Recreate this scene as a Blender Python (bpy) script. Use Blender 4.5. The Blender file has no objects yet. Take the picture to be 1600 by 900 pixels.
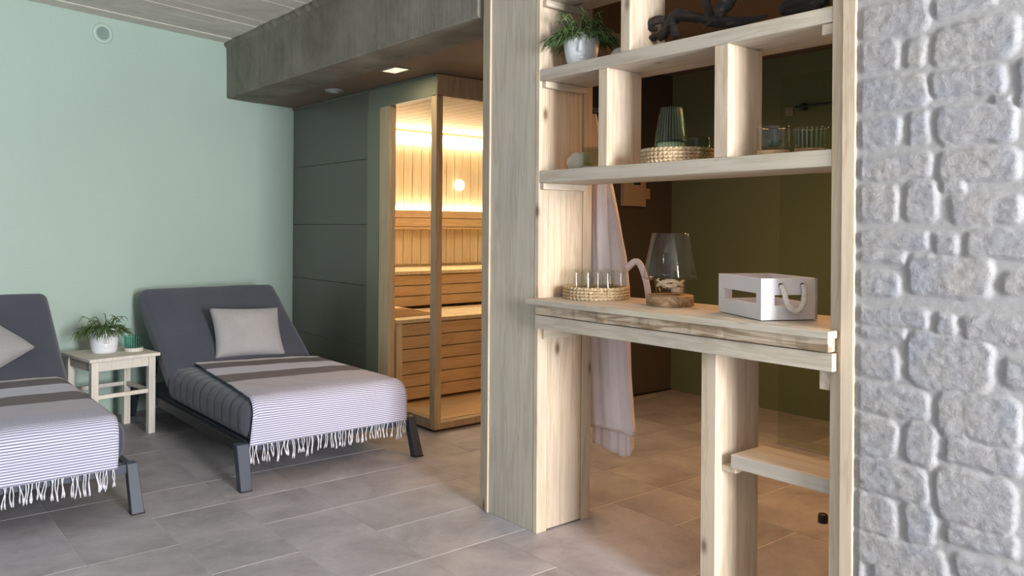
import bpy, bmesh, math, random
from mathutils import Vector, Matrix, noise
random.seed(7)
PI = math.pi
sc = bpy.context.scene
COL = sc.collection

# ------------------------------------------------------------------ helpers
def link(o, parent=None):
    COL.objects.link(o)
    if parent is not None:
        o.parent = parent
    return o

def tag(o, label=None, cat=None, group=None, kind=None):
    if label: o['label'] = label
    if cat: o['category'] = cat
    if group: o['group'] = group
    if kind: o['kind'] = kind
    return o

def thing(name, label, cat, loc=(0, 0, 0), rotz=0.0, group=None):
    o = bpy.data.objects.new(name, None)
    o.empty_display_size = 0.05
    link(o)
    o.location = loc
    o.rotation_euler = (0, 0, rotz)
    return tag(o, label, cat, group)

class MB:
    def __init__(s):
        s.v = []; s.f = []; s.sm = []
    def add(s, vs, fs, smooth=False, M=None):
        b = len(s.v)
        for p in vs:
            p = Vector(p)
            if M is not None: p = M @ p
            s.v.append(tuple(p))
        for f in fs:
            s.f.append(tuple(b + i for i in f)); s.sm.append(smooth)
        return s
    def box(s, a, b, M=None):
        x0, y0, z0 = a; x1, y1, z1 = b
        if x0 > x1: x0, x1 = x1, x0
        if y0 > y1: y0, y1 = y1, y0
        if z0 > z1: z0, z1 = z1, z0
        vs = [(x0,y0,z0),(x1,y0,z0),(x1,y1,z0),(x0,y1,z0),(x0,y0,z1),(x1,y0,z1),(x1,y1,z1),(x0,y1,z1)]
        fs = [(0,3,2,1),(4,5,6,7),(0,1,5,4),(1,2,6,5),(2,3,7,6),(3,0,4,7)]
        return s.add(vs, fs, False, M)
    def prism(s, poly, z0, z1, M=None):
        n = len(poly)
        vs = [(x, y, z0) for x, y in poly] + [(x, y, z1) for x, y in poly]
        fs = [tuple(range(n))[::-1], tuple(range(n, 2*n))] + [(i, (i+1) % n, n+(i+1) % n, n+i) for i in range(n)]
        return s.add(vs, fs, False, M)
    def lathe(s, prof, n=40, smooth=True, c=(0, 0, 0), cap=True, fn=None):
        vs = []
        for (r, z) in prof:
            for k in range(n):
                a = 2*PI*k/n
                rr = r if fn is None else fn(r, z, a)
                vs.append((c[0]+rr*math.cos(a), c[1]+rr*math.sin(a), c[2]+z))
        fs = []
        m = len(prof)
        for i in range(m-1):
            for k in range(n):
                k2 = (k+1) % n
                fs.append((i*n+k, i*n+k2, (i+1)*n+k2, (i+1)*n+k))
        if cap:
            fs.append(tuple(range(n))[::-1])
            fs.append(tuple((m-1)*n+k for k in range(n)))
        return s.add(vs, fs, smooth)
    def tube(s, path, rad, n=8, smooth=True, rf=None):
        P = [Vector(p) for p in path]
        m = len(P)
        R = rad if isinstance(rad, (list, tuple)) else [rad]*m
        up = Vector((0, 0, 1))
        vs = []
        prev = None
        for i in range(m):
            t = (P[min(i+1, m-1)] - P[max(i-1, 0)])
            if t.length < 1e-9: t = Vector((0, 0, 1))
            t.normalize()
            if prev is None:
                a = Vector((1, 0, 0)) if abs(t.x) < .9 else Vector((0, 1, 0))
                u = (a - t*a.dot(t)).normalized()
            else:
                u = (prev - t*prev.dot(t))
                u = u.normalized() if u.length > 1e-6 else t.orthogonal().normalized()
            prev = u
            w = t.cross(u)
            for k in range(n):
                an = 2*PI*k/n
                r = R[i] * (rf(i, an) if rf else 1.0)
                vs.append(tuple(P[i] + (u*math.cos(an) + w*math.sin(an))*r))
        fs = []
        for i in range(m-1):
            for k in range(n):
                k2 = (k+1) % n
                fs.append((i*n+k, i*n+k2, (i+1)*n+k2, (i+1)*n+k))
        fs.append(tuple(range(n))[::-1]); fs.append(tuple((m-1)*n+k for k in range(n)))
        return s.add(vs, fs, smooth)
    def build(s, name, mat, parent=None, bevel=0, seg=2, sub=0, kind=None, loc=None):
        me = bpy.data.meshes.new(name)
        me.from_pydata(s.v, [], s.f)
        me.polygons.foreach_set('use_smooth', s.sm)
        me.update()
        if mat is not None: me.materials.append(mat)
        o = bpy.data.objects.new(name, me)
        link(o, parent)
        if loc: o.location = loc
        if bevel:
            b = o.modifiers.new('Bevel', 'BEVEL'); b.width = bevel; b.segments = seg
            b.limit_method = 'ANGLE'; b.angle_limit = math.radians(40)
        if sub:
            m = o.modifiers.new('Sub', 'SUBSURF'); m.levels = sub; m.render_levels = sub
        if kind: o['kind'] = kind
        return o

def catmull(pts, n=8):
    P = [Vector(p) for p in pts]; out = []
    for i in range(len(P)-1):
        p0 = P[max(i-1, 0)]; p1 = P[i]; p2 = P[i+1]; p3 = P[min(i+2, len(P)-1)]
        for k in range(n):
            t = k/n
            out.append(0.5*((2*p1)+(-p0+p2)*t+(2*p0-5*p1+4*p2-p3)*t*t+(-p0+3*p1-3*p2+p3)*t**3))
    out.append(P[-1])
    return out

# ------------------------------------------------------------------ materials
def mat(name):
    m = bpy.data.materials.new(name); m.use_nodes = True
    nt = m.node_tree; nt.nodes.clear()
    out = nt.nodes.new('ShaderNodeOutputMaterial')
    b = nt.nodes.new('ShaderNodeBsdfPrincipled')
    nt.links.new(b.outputs[0], out.inputs[0])
    return m, nt, b, out
def N(nt, t, **k):
    n = nt.nodes.new(t)
    for a, v in k.items(): setattr(n, a, v)
    return n
def L(nt, a, b): nt.links.new(a, b)
def ramp(nt, stops, interp='LINEAR'):
    r = N(nt, 'ShaderNodeValToRGB'); cr = r.color_ramp; cr.interpolation = interp
    while len(cr.elements) > 1: cr.elements.remove(cr.elements[-1])
    cr.elements[0].position = stops[0][0]; c = stops[0][1]
    cr.elements[0].color = (*c, 1) if len(c) == 3 else c
    for p, c in stops[1:]:
        e = cr.elements.new(p); e.color = (*c, 1) if len(c) == 3 else c
    return r
def sr(c):  # sRGB 0-255 to linear
    return tuple(((x/255)/12.92 if x/255 <= .04045 else ((x/255+.055)/1.055)**2.4) for x in c)
def mixc(nt, fac, a, b, mode='MIX'):
    m = N(nt, 'ShaderNodeMix', data_type='RGBA', blend_type=mode)
    def s(sock, v):
        if hasattr(v, 'is_linked') or hasattr(v, 'links'): L(nt, v, sock)
        elif isinstance(v, (int, float)): sock.default_value = v
        else: sock.default_value = (*v, 1) if len(v) == 3 else v
    s(m.inputs[0], fac); s(m.inputs[6], a); s(m.inputs[7], b)
    return m.outputs[2]
def bump(nt, b, h, strength=.3, dist=.01):
    n = N(nt, 'ShaderNodeBump'); n.inputs['Strength'].default_value = strength
    n.inputs['Distance'].default_value = dist
    L(nt, h, n.inputs['Height']); L(nt, n.outputs[0], b.inputs['Normal'])
def coords(nt, scale=(1, 1, 1), rnd=True, rot=(0, 0, 0), kind='Object'):
    tc = N(nt, 'ShaderNodeTexCoord'); mp = N(nt, 'ShaderNodeMapping')
    mp.inputs['Scale'].default_value = scale; mp.inputs['Rotation'].default_value = rot
    if rnd:
        oi = N(nt, 'ShaderNodeObjectInfo')
        v = N(nt, 'ShaderNodeVectorMath', operation='SCALE'); v.inputs[0].default_value = (37, 23, 51)
        L(nt, oi.outputs['Random'], v.inputs['Scale'])
        ad = N(nt, 'ShaderNodeVectorMath', operation='ADD')
        L(nt, tc.outputs[kind], ad.inputs[0]); L(nt, v.outputs[0], ad.inputs[1])
        L(nt, ad.outputs[0], mp.inputs['Vector'])
    else:
        L(nt, tc.outputs[kind], mp.inputs['Vector'])
    return mp.outputs[0]
def noise_t(nt, vec, scale=5, detail=4, rough=.5, dist=0):
    n = N(nt, 'ShaderNodeTexNoise'); L(nt, vec, n.inputs['Vector'])
    n.inputs['Scale'].default_value = scale; n.inputs['Detail'].default_value = detail
    n.inputs['Roughness'].default_value = rough; n.inputs['Distortion'].default_value = dist
    return n.outputs['Fac']
def plain(name, c, rough=.5, metal=0, var=.06, vscale=6, bumps=0, bscale=60, spec=None):
    m, nt, b, o = mat(name)
    v = coords(nt)
    f = noise_t(nt, v, vscale, 3)
    d = tuple(max(0, x*(1-var)) for x in c); e = tuple(min(1, x*(1+var)) for x in c)
    L(nt, ramp(nt, [(.3, d), (.7, e)]).outputs[0].node.outputs[0], b.inputs['Base Color'])
    r = [n for n in nt.nodes if n.type == 'VALTORGB'][0]; L(nt, f, r.inputs[0])
    b.inputs['Roughness'].default_value = rough; b.inputs['Metallic'].default_value = metal
    if spec is not None: b.inputs['Specular IOR Level'].default_value = spec
    if bumps:
        bump(nt, b, noise_t(nt, v, bscale, 3), bumps, .002)
    return m
def wood(name, axis, light, dark, knots=True, rough=.6, line=.55, knotc=(.16, .09, .05)):
    m, nt, b, o = mat(name)
    al, ac = 1.1, 13
    s = [ac]*3; s[axis] = al
    v = coords(nt, s)
    f = noise_t(nt, v, 1.6, 5, .6, .6)
    s2 = [90]*3; s2[axis] = 2.5
    f2 = noise_t(nt, coords(nt, s2), 1.0, 3, .6)
    w = N(nt, 'ShaderNodeMath', operation='MULTIPLY'); L(nt, f, w.inputs[0]); w.inputs[1].default_value = 26
    si = N(nt, 'ShaderNodeMath', operation='SINE'); L(nt, w.outputs[0], si.inputs[0])
    r1 = ramp(nt, [(0, light), (line, light), (1, dark)])
    mr = N(nt, 'ShaderNodeMapRange'); L(nt, si.outputs[0], mr.inputs[0])
    mr.inputs[1].default_value = -1; mr.inputs[2].default_value = 1
    L(nt, mr.outputs[0], r1.inputs[0])
    r2 = ramp(nt, [(.3, (.86, .84, .82)), (.65, (1.05, 1.05, 1.05))]); L(nt, f2, r2.inputs[0])
    c = mixc(nt, .6, r1.outputs[0], r2.outputs[0], 'MULTIPLY')
    lg = noise_t(nt, coords(nt, [1.2]*3), 1.5, 2)
    r3 = ramp(nt, [(.35, (.90, .90, .92)), (.65, (1.05, 1.04, 1.0))]); L(nt, lg, r3.inputs[0])
    c = mixc(nt, 1, c, r3.outputs[0], 'MULTIPLY')
    if knots:
        s3 = [8.5]*3; s3[axis] = 4.2
        vo = N(nt, 'ShaderNodeTexVoronoi'); vo.inputs['Scale'].default_value = 1
        L(nt, coords(nt, s3), vo.inputs['Vector'])
        sep = N(nt, 'ShaderNodeSeparateColor'); L(nt, vo.outputs['Color'], sep.inputs[0])
        gt = N(nt, 'ShaderNodeMath', operation='GREATER_THAN'); L(nt, sep.outputs[0], gt.inputs[0]); gt.inputs[1].default_value = .30
        kr = ramp(nt, [(0, (1, 1, 1)), (.06, (.85, .85, .85)), (.11, (.35, .35, .35)), (.17, (.0, .0, .0))]); L(nt, vo.outputs['Distance'], kr.inputs[0])
        mu = N(nt, 'ShaderNodeMath', operation='MULTIPLY'); L(nt, kr.outputs[0], mu.inputs[0]); L(nt, gt.outputs[0], mu.inputs[1])
        c = mixc(nt, mu.outputs[0], c, knotc)
    L(nt, c, b.inputs['Base Color'])
    b.inputs['Roughness'].default_value = rough
    b.inputs['Specular IOR Level'].default_value = .25
    bump(nt, b, f2, .25, .002)
    return m
def glassm(name, tint=(1, 1, 1), refl=1.0, rough=0.0):
    m = bpy.data.materials.new(name); m.use_nodes = True
    nt = m.node_tree; nt.nodes.clear()
    out = N(nt, 'ShaderNodeOutputMaterial'); tr = N(nt, 'ShaderNodeBsdfTransparent'); gl = N(nt, 'ShaderNodeBsdfGlossy')
    tr.inputs[0].default_value = (*tint, 1); gl.inputs['Roughness'].default_value = rough
    lw = N(nt, 'ShaderNodeLayerWeight'); lw.inputs['Blend'].default_value = .35
    rp = ramp(nt, [(0, (.018*refl,)*3), (.6, (.045*refl,)*3), (.86, (.28*refl,)*3), (1, (min(1, .8*refl),)*3)])
    L(nt, lw.outputs['Facing'], rp.inputs[0])
    mx = N(nt, 'ShaderNodeMixShader'); L(nt, rp.outputs[0], mx.inputs[0]); L(nt, tr.outputs[0], mx.inputs[1]); L(nt, gl.outputs[0], mx.inputs[2])
    L(nt, mx.outputs[0], out.inputs[0])
    return m
def emis(name, c, s):
    m, nt, b, o = mat(name)
    e = N(nt, 'ShaderNodeEmission'); e.inputs[0].default_value = (*c, 1); e.inputs[1].default_value = s
    L(nt, e.outputs[0], o.inputs[0])
    return m

PINE_L = (.63, .555, .45); PINE_D = (.56, .475, .365)
WZ = wood('pine_upright_lit', 2, (.66, .555, .43), (.59, .475, .345))  # same pine, warmed: daylight on the side faces put into its colour
WZG = wood('pine_front_shaded', 2, (.57, .53, .45), (.50, .455, .375))  # same pine, greyed: cool shade on the front put into its colour
WY = wood('pine_lengthwise_shaded', 1, (.565, .515, .43), (.50, .445, .355))  # greyed likewise, cool shade of the shelf fronts is in the tone
WX = wood('pine_crosswise', 0, PINE_L, PINE_D)
EDGE = wood('pine_waney_edge', 1, (.56, .47, .36), (.30, .22, .14), True, .8, .15)
TABLEW = wood('table_beech', 2, (.80, .75, .67), (.74, .68, .59), False)
SAZ = wood('sauna_softwood_upright', 2, (.77, .63, .43), (.71, .55, .35), False, .55)
SAX = wood('sauna_softwood_level', 0, (.74, .52, .31), (.66, .44, .24), False, .55)
SAFR = wood('sauna_frame_wood', 2, (.54, .41, .27), (.47, .34, .21), False, .5)
WALN = wood('oak_block', 1, (.45, .31, .18), (.27, .17, .09), False, .55, .4)
GREENP = plain('sage_lacquer_panel', sr((104, 106, 96)), .35, 0, .05, 2)
SAGEFR = plain('sage_frame_lacquer', sr((132, 136, 118)), .35, 0, .04, 2)
MINT = plain('mint_wall_paint', sr((180, 201, 189)), .65, 0, .03, 1.2, .05, 90)
OLIVE = plain('olive_wall_paint', sr((114, 120, 84)), .6, 0, .06, 1.0, .04, 90)
BROWN = plain('brown_wall_paint', sr((84, 76, 68)), .6, 0, .06, 1.5)
BCEIL = plain('taupe_ceiling_paint', sr((124, 106, 90)), .7, 0, .06, 1.5)
FABRIC = None
def fabric(name, c, sc_=500, var=.12, rough=.95):
    m, nt, b, o = mat(name)
    v = coords(nt)
    a = noise_t(nt, coords(nt, (sc_, sc_*.35, sc_)), 1, 2); big = noise_t(nt, v, 5, 3)
    r = ramp(nt, [(.3, tuple(x*(1-var) for x in c)), (.7, tuple(x*(1+var) for x in c))]); L(nt, a, r.inputs[0])
    r2 = ramp(nt, [(.3, (.9, .9, .9)), (.7, (1.05, 1.05, 1.05))]); L(nt, big, r2.inputs[0])
    L(nt, mixc(nt, 1, r.outputs[0], r2.outputs[0], 'MULTIPLY'), b.inputs['Base Color'])
    b.inputs['Roughness'].default_value = rough
    b.inputs['Specular IOR Level'].default_value = .15
    b.inputs['Sheen Weight'].default_value = .25
    bump(nt, b, a, .35, .001)
    return m
FABRIC = fabric('slate_upholstery', sr((78, 81, 92)))
PILLOW = fabric('oatmeal_linen', sr((168, 166, 166)), 260, .10)
ROBE = fabric('white_towelling', sr((238, 230, 234)), 300, .05)
FRINGE = fabric('white_cotton_cord', sr((226, 224, 230)), 300, .05)
METAL = plain('graphite_lacquered_steel', sr((66, 72, 84)), .5, .0, .05)
WHITE = plain('white_glazed_ceramic', sr((232, 234, 238)), .25, 0, .01)
WHITEP = plain('white_painted_wood', sr((226, 224, 228)), .5, 0, .03, 12)
ROPE = fabric('white_rope', sr((226, 220, 212)), 220, .08)
STONEG = plain('pale_grey_stone', sr((196, 194, 182)), .8, 0, .08, 30)
DARK = plain('black_plastic', (.012, .012, .012), .5)
GREYPL = plain('grey_plastic', sr((150, 150, 145)), .5)
DEVICE = plain('dim_white_plastic', sr((190, 165, 140)), .5)
GLASS = glassm('clear_glass', (.965, .97, .96), 1.5)
GLASSG = glassm('grey_green_glass', (.80, .86, .75), .8)
GLASSD = glassm('smoky_green_glass', (.82, .85, .74), .9)
GLASST = glassm('teal_glass', (.74, .92, .87), 1.0)
def ribm(name, dark, light, n):
    m = glassm(name, light, .8); nt = m.node_tree
    tr = [q for q in nt.nodes if q.type == 'BSDF_TRANSPARENT'][0]
    tc = N(nt, 'ShaderNodeTexCoord'); sp = N(nt, 'ShaderNodeSeparateXYZ'); L(nt, tc.outputs['Object'], sp.inputs[0])
    at = N(nt, 'ShaderNodeMath', operation='ARCTAN2'); L(nt, sp.outputs[1], at.inputs[0]); L(nt, sp.outputs[0], at.inputs[1])
    mu = N(nt, 'ShaderNodeMath', operation='MULTIPLY'); L(nt, at.outputs[0], mu.inputs[0]); mu.inputs[1].default_value = n
    co_ = N(nt, 'ShaderNodeMath', operation='COSINE'); L(nt, mu.outputs[0], co_.inputs[0])
    mr = N(nt, 'ShaderNodeMapRange'); L(nt, co_.outputs[0], mr.inputs[0]); mr.inputs[1].default_value = -1
    r = ramp(nt, [(.15, dark), (.75, light)]); L(nt, mr.outputs[0], r.inputs[0]); L(nt, r.outputs[0], tr.inputs[0])  # shading of the ribs put into the tint as stripes
    # glints along the ribs, painted in as pale diffuse lines
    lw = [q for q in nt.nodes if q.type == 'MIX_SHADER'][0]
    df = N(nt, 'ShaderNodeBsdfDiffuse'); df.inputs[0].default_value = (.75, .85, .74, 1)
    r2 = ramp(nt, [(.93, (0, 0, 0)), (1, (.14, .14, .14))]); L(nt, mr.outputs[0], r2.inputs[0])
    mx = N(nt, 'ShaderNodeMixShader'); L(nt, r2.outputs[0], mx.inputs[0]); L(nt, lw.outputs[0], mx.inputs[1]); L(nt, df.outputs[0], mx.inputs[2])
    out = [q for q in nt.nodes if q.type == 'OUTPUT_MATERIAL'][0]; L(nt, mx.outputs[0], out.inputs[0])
    return m
RIBV = ribm('ribbed_green_glass', (.70, .77, .64), (.92, .95, .88), 30)
RIBC = ribm('ribbed_grey_green_glass', (.70, .76, .66), (.95, .97, .92), 22)
RIBT = ribm('ribbed_teal_glass', (.50, .78, .72), (.82, .96, .92), 24)
PANE = glassm('window_glass', (.97, .975, .96), .35)
SCREEN = glassm('shower_glass', (.90, .92, .88), .10)

def leafm():
    m, nt, b, o = mat('green_succulent_stem')
    v = coords(nt)
    r = ramp(nt, [(.3, sr((38, 62, 30))), (.7, sr((96, 124, 62)))]); L(nt, noise_t(nt, v, 40, 2), r.inputs[0])
    L(nt, r.outputs[0], b.inputs['Base Color']); b.inputs['Roughness'].default_value = .5
    return m
LEAF = leafm()
SUCC = plain('blue_green_succulent', sr((70, 96, 74)), .5, 0, .2, 50)
SOIL = plain('dark_potting_soil', (.03, .022, .015), .9, 0, .3, 80)

def weave():
    m, nt, b, o = mat('woven_seagrass')
    v = coords(nt, rnd=False)
    f = noise_t(nt, v, 110, 4, .7)
    r = ramp(nt, [(.25, sr((112, 86, 56))), (.5, sr((190, 165, 128))), (.75, sr((232, 216, 188)))]); L(nt, f, r.inputs[0])
    L(nt, r.outputs[0], b.inputs['Base Color']); b.inputs['Roughness'].default_value = .8
    bump(nt, b, f, .5, .002)
    return m
WEAVE = weave()
def driftm():
    m, nt, b, o = mat('dark_driftwood')
    v = coords(nt, (30, 6, 30), False)
    f = noise_t(nt, v, 1.5, 6, .7, .5)
    r = ramp(nt, [(.35, sr((10, 7, 7))), (.58, sr((30, 21, 20))), (.74, sr((92, 76, 72)))]); L(nt, f, r.inputs[0])
    L(nt, r.outputs[0], b.inputs['Base Color']); b.inputs['Roughness'].default_value = .7
    bump(nt, b, f, .9, .004)
    return m
DRIFT = driftm()

def tilem():
    m, nt, b, o = mat('grey_beige_porcelain_tile')
    at = N(nt, 'ShaderNodeAttribute', attribute_name='tint')
    v = coords(nt, rnd=False)
    # shift the pattern per tile with the tint attribute
    ad = N(nt, 'ShaderNodeVectorMath', operation='MULTIPLY_ADD')
    L(nt, at.outputs['Color'], ad.inputs[0]); ad.inputs[1].default_value = (31, 17, 0); L(nt, v, ad.inputs[2])
    f = noise_t(nt, ad.outputs[0], 3.2, 7, .62, .6)
    f2 = noise_t(nt, ad.outputs[0], 18, 7, .75, 1.2)
    r = ramp(nt, [(.30, sr((146, 141, 145))), (.5, sr((168, 164, 168))), (.70, sr((186, 182, 184)))]); L(nt, f, r.inputs[0])
    r2 = ramp(nt, [(.3, (.86, .86, .86)), (.6, (1.03, 1.03, 1.03))]); L(nt, f2, r2.inputs[0])
    c = mixc(nt, .8, r.outputs[0], r2.outputs[0], 'MULTIPLY')
    r3 = ramp(nt, [(0, (.94, .94, .94)), (1, (1.05, 1.05, 1.05))]); L(nt, at.outputs['Fac'], r3.inputs[0])
    c = mixc(nt, 1, c, r3.outputs[0], 'MULTIPLY')
    L(nt, c, b.inputs['Base Color']); b.inputs['Roughness'].default_value = .5
    b.inputs['Specular IOR Level'].default_value = .35
    bump(nt, b, f2, .12, .002)
    return m
TILE = tilem()
GROUT = plain('light_grout', sr((240, 234, 226)), .9, 0, .03, 30)

def concretem(name, c1, c2, c3, lines, rotz=0, freq=40, ld=.5):
    m, nt, b, o = mat(name)
    v = coords(nt, rnd=False)
    f = noise_t(nt, v, 3.0, 8, .68, .3)
    r = ramp(nt, [(.25, c1), (.5, c2), (.75, c3)]); L(nt, f, r.inputs[0])
    vs = coords(nt, lines, False, (0, 0, rotz))
    g = noise_t(nt, vs, 1.0, 4, .7)
    r2 = ramp(nt, [(.3, (.78, .78, .78)), (.6, (1.08, 1.08, 1.08))]); L(nt, g, r2.inputs[0])
    c = mixc(nt, ld, r.outputs[0], r2.outputs[0], 'MULTIPLY')
    # pits
    vo = N(nt, 'ShaderNodeTexVoronoi'); vo.inputs['Scale'].default_value = 26; L(nt, v, vo.inputs['Vector'])
    sep = N(nt, 'ShaderNodeSeparateColor'); L(nt, vo.outputs['Color'], sep.inputs[0])
    gt = N(nt, 'ShaderNodeMath', operation='GREATER_THAN'); L(nt, sep.outputs[0], gt.inputs[0]); gt.inputs[1].default_value = .86
    kr = ramp(nt, [(.06, (1, 1, 1)), (.13, (0, 0, 0))]); L(nt, vo.outputs['Distance'], kr.inputs[0])
    mu = N(nt, 'ShaderNodeMath', operation='MULTIPLY'); L(nt, kr.outputs[0], mu.inputs[0]); L(nt, gt.outputs[0], mu.inputs[1])
    c = mixc(nt, mu.outputs[0], c, (.05, .05, .04))
    L(nt, c, b.inputs['Base Color']); b.inputs['Roughness'].default_value = .9
    b.inputs['Specular IOR Level'].default_value = .15
    mx = N(nt, 'ShaderNodeMath', operation='ADD'); L(nt, f, mx.inputs[0]); L(nt, g, mx.inputs[1])
    bump(nt, b, mx.outputs[0], .5, .006)
    return m
BEAMC = concretem('board_marked_concrete', sr((102, 98, 88)), sr((132, 128, 116)), sr((154, 149, 136)), (3, 60, 2.0))
CEILC = concretem('whitewashed_ceiling_concrete', sr((200, 194, 184)), sr((222, 215, 205)), sr((236, 230, 221)), (4, 45, 4), -math.radians(14.7), 40, .35)

def stonem():
    m, nt, b, o = mat('grey_cast_stone')
    v = coords(nt, rnd=False)
    at = N(nt, 'ShaderNodeAttribute', attribute_name='tint')
    f = noise_t(nt, v, 62, 9, .78, .6)
    f2 = noise_t(nt, v, 7, 4, .6)
    f3 = noise_t(nt, coords(nt, (1, 1, 2.2), False), 75, 5, .7, 1.2)
    r = ramp(nt, [(.30, sr((146, 144, 144))), (.48, sr((170, 170, 172))), (.70, sr((188, 188, 190)))]); L(nt, f, r.inputs[0])
    r2 = ramp(nt, [(.35, sr((232, 236, 244))), (.65, sr((255, 250, 242)))]); L(nt, f2, r2.inputs[0])
    c = mixc(nt, .8, r.outputs[0], r2.outputs[0], 'MULTIPLY')
    c = mixc(nt, at.outputs['Fac'], sr((168, 167, 167)), c)
    L(nt, c, b.inputs['Base Color']); b.inputs['Roughness'].default_value = .9
    b.inputs['Specular IOR Level'].default_value = .2
    mx = N(nt, 'ShaderNodeMath', operation='MULTIPLY'); L(nt, f, mx.inputs[0]); L(nt, at.outputs['Fac'], mx.inputs[1])
    mx2 = N(nt, 'ShaderNodeMath', operation='MULTIPLY_ADD'); L(nt, f3, mx2.inputs[0]); mx2.inputs[1].default_value = .45; L(nt, mx.outputs[0], mx2.inputs[2])
    bump(nt, b, mx2.outputs[0], .7, .006)
    return m
STONE = stonem()

# ------------------------------------------------------------------ setting
# floor: porcelain tiles of mixed formats over a grout bed (module .324 x .346)
MX, MY = .3235, .346
X0, Y0 = .67, 3.850
def gx(i): return X0 + MX*i
def gy(j): return Y0 + MY*j
fixed = [(0,-2,1,2),(1,-1,1,1),(1,-3,1,2),(2,-1,1,1),(3,-1,2,1),(2,-2,1,1),(3,-2,0,0),(2,0,1,3),(1,0,1,2),(-1,-2,1,2),(-2,-1,1,2),
         (0,0,1,2),(3,0,2,1),(3,1,1,2),(-1,-4,2,2),(1,-5,1,2),(2,-4,1,2),(3,-3,2,1),(3,-4,2,1),(5,-2,2,1),(5,-3,1,1),(3,-5,1,1),(4,-6,2,2),(5,-4,2,1),(4,-7,3,1),(5,-1,1,2)]
occ = {}
tiles = []
def place(i, j, w, h):
    for a in range(i, i+w):
        for c in range(j, j+h):
            if (a, c) in occ: return False
    for a in range(i, i+w):
        for c in range(j, j+h): occ[(a, c)] = 1
    tiles.append((i, j, w, h)); return True
for t in fixed:
    if t[2]: place(*t)
rs = random.Random(5)
for j in range(-20, 8):
    for i in range(-9, 14):
        if (i, j) in occ: continue
        opts = [(2, 1), (2, 2), (1, 2), (2, 1), (1, 1), (2, 2)]
        rs.shuffle(opts)
        for w, h in opts+[(1, 1)]:
            if place(i, j, w, h): break
mb = MB(); tint = []
g = .0028
for (i, j, w, h) in tiles:
    a = (gx(i)+.0011, gy(j)+g); c = (gx(i+w)-.0011, gy(j+h)-g)
    mb.box((a[0], a[1], -.012), (c[0], c[1], 0))
    tint += [rs.random()]*6
fl = mb.build('floor', TILE, None, 0, kind='structure')
at = fl.data.attributes.new('tint', 'FLOAT_COLOR', 'FACE')
at = fl.data.attributes['tint']
for k, t in enumerate(tint): at.data[k].color = (t, (t*7.3) % 1, t, 1)
MB().box((gx(-9), gy(-20), -.05), (gx(15), gy(9), -.0015)).build('floor_grout', GROUT, None, kind='structure')

# mint wall (slightly out of square with the tiles)
ang = math.radians(14.714)
wd = Vector((-math.cos(ang), -math.sin(ang), 0)); wn = Vector((math.sin(ang), -math.cos(ang), 0))
corner = Vector((2.675, 5.90, 0))
A = corner - wd*2.6; B = corner + wd*5.2
out = -wn*.2
MB().prism([(A.x, A.y), (B.x, B.y), ((B+out).x, (B+out).y), ((A+out).x, (A+out).y)], 0, 2.62).build('wall_back', MINT, None, kind='structure')
# concrete ceiling, boarded: long planks run along the mint wall
HC = 2.492
mb = MB()
for k in range(0, 62):
    d0 = .02 + k*.142 - .16; d1 = d0+.1408
    dz = random.Random(k).uniform(0, .007)
    P = [corner + wn*d0 - wd*1.0, corner + wn*d0 + wd*5.2, corner + wn*d1 + wd*5.2, corner + wn*d1 - wd*1.0]
    mb.prism([(p.x, p.y) for p in P][::-1], HC-.001+dz, HC+.05)
mb.build('ceiling', CEILC, None, .002, 1, kind='structure')
MB().box((-3.2, -3.3, HC+.045), (4.9, 6.3, HC+.2)).build('ceiling_slab', CEILC, None, kind='structure')
# concrete beam
random.seed(3)
mb = MB()
nx, ny = 1, 90
ys = [2.80+(5.86-2.80)*k/ny for k in range(ny+1)]
vs = []; fs = []
# cross-section ring points (x,z) walking around: front-top, small ledge of spilled concrete, front-bottom, back-bottom, back-top
for y in ys:
    n1 = noise.noise(Vector((y*6, 1, 0)))*.006; n2 = noise.noise(Vector((y*17, 5, 0)))*.008; n3 = noise.noise(Vector((y*5, 9, 3)))*.004
    ring = [(2.096-.012+n2, HC+.01), (2.096-.014+n2*1.2, HC-.018+n1), (2.102, HC-.036+n2), (2.106+n3*.3, 2.3), (2.106+n3*.4, 2.112+n3*.4), (2.113, 2.103+n3*.3), (2.24, 2.101+n1*.3), (2.365, 2.10), (2.365, HC+.01)]
    vs += [(x, y, z) for x, z in ring]
R = 9
for i in range(ny):
    for k in range(R):
        k2 = (k+1) % R
        fs.append((i*R+k, i*R+k2, (i+1)*R+k2, (i+1)*R+k))
fs.append(tuple(range(R))[::-1]); fs.append(tuple(ny*R+k for k in range(R)))
mb.add(vs, fs); mb.build('ceiling_beam', BEAMC, None, kind='structure')
# lowered ceiling of the back room
MB().prism([(2.365, 2.80), (2.41, 2.80), (2.41, 2.6), (3.05, 2.6), (3.05, 5.96), (2.70, 5.86), (2.365, 5.80)], 2.10, 2.34).build('ceiling_back_room', BCEIL, None, kind='structure')
MB().box((2.41, .2, 2.342), (4.95, 6.2, 2.40)).build('ceiling_behind_shelves', BCEIL, None, kind='structure')
# walls of the back room
MB().box((4.79, .2, 0), (4.95, 6.2, 2.34)).build('wall_far_right', OLIVE, None, kind='structure')
m = MB(); m.box((3.72, 3.94, 0), (4.79, 4.02, 2.34)); m.box((3.05, 3.94, 2.101), (3.72, 4.02, 2.34)); m.build('wall_cabin_side', BROWN, None, kind='structure')
MB().box((2.16, .2, 0), (4.79, .35, 2.5)).build('wall_right', OLIVE, None, kind='structure')  # unseen wall, added to keep daylight out of the back room
MB().box((3.72, 3.932, 0), (4.79, 3.94, .012)).build('baseboard_cabin_side', DARK, None, kind='structure')

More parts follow.
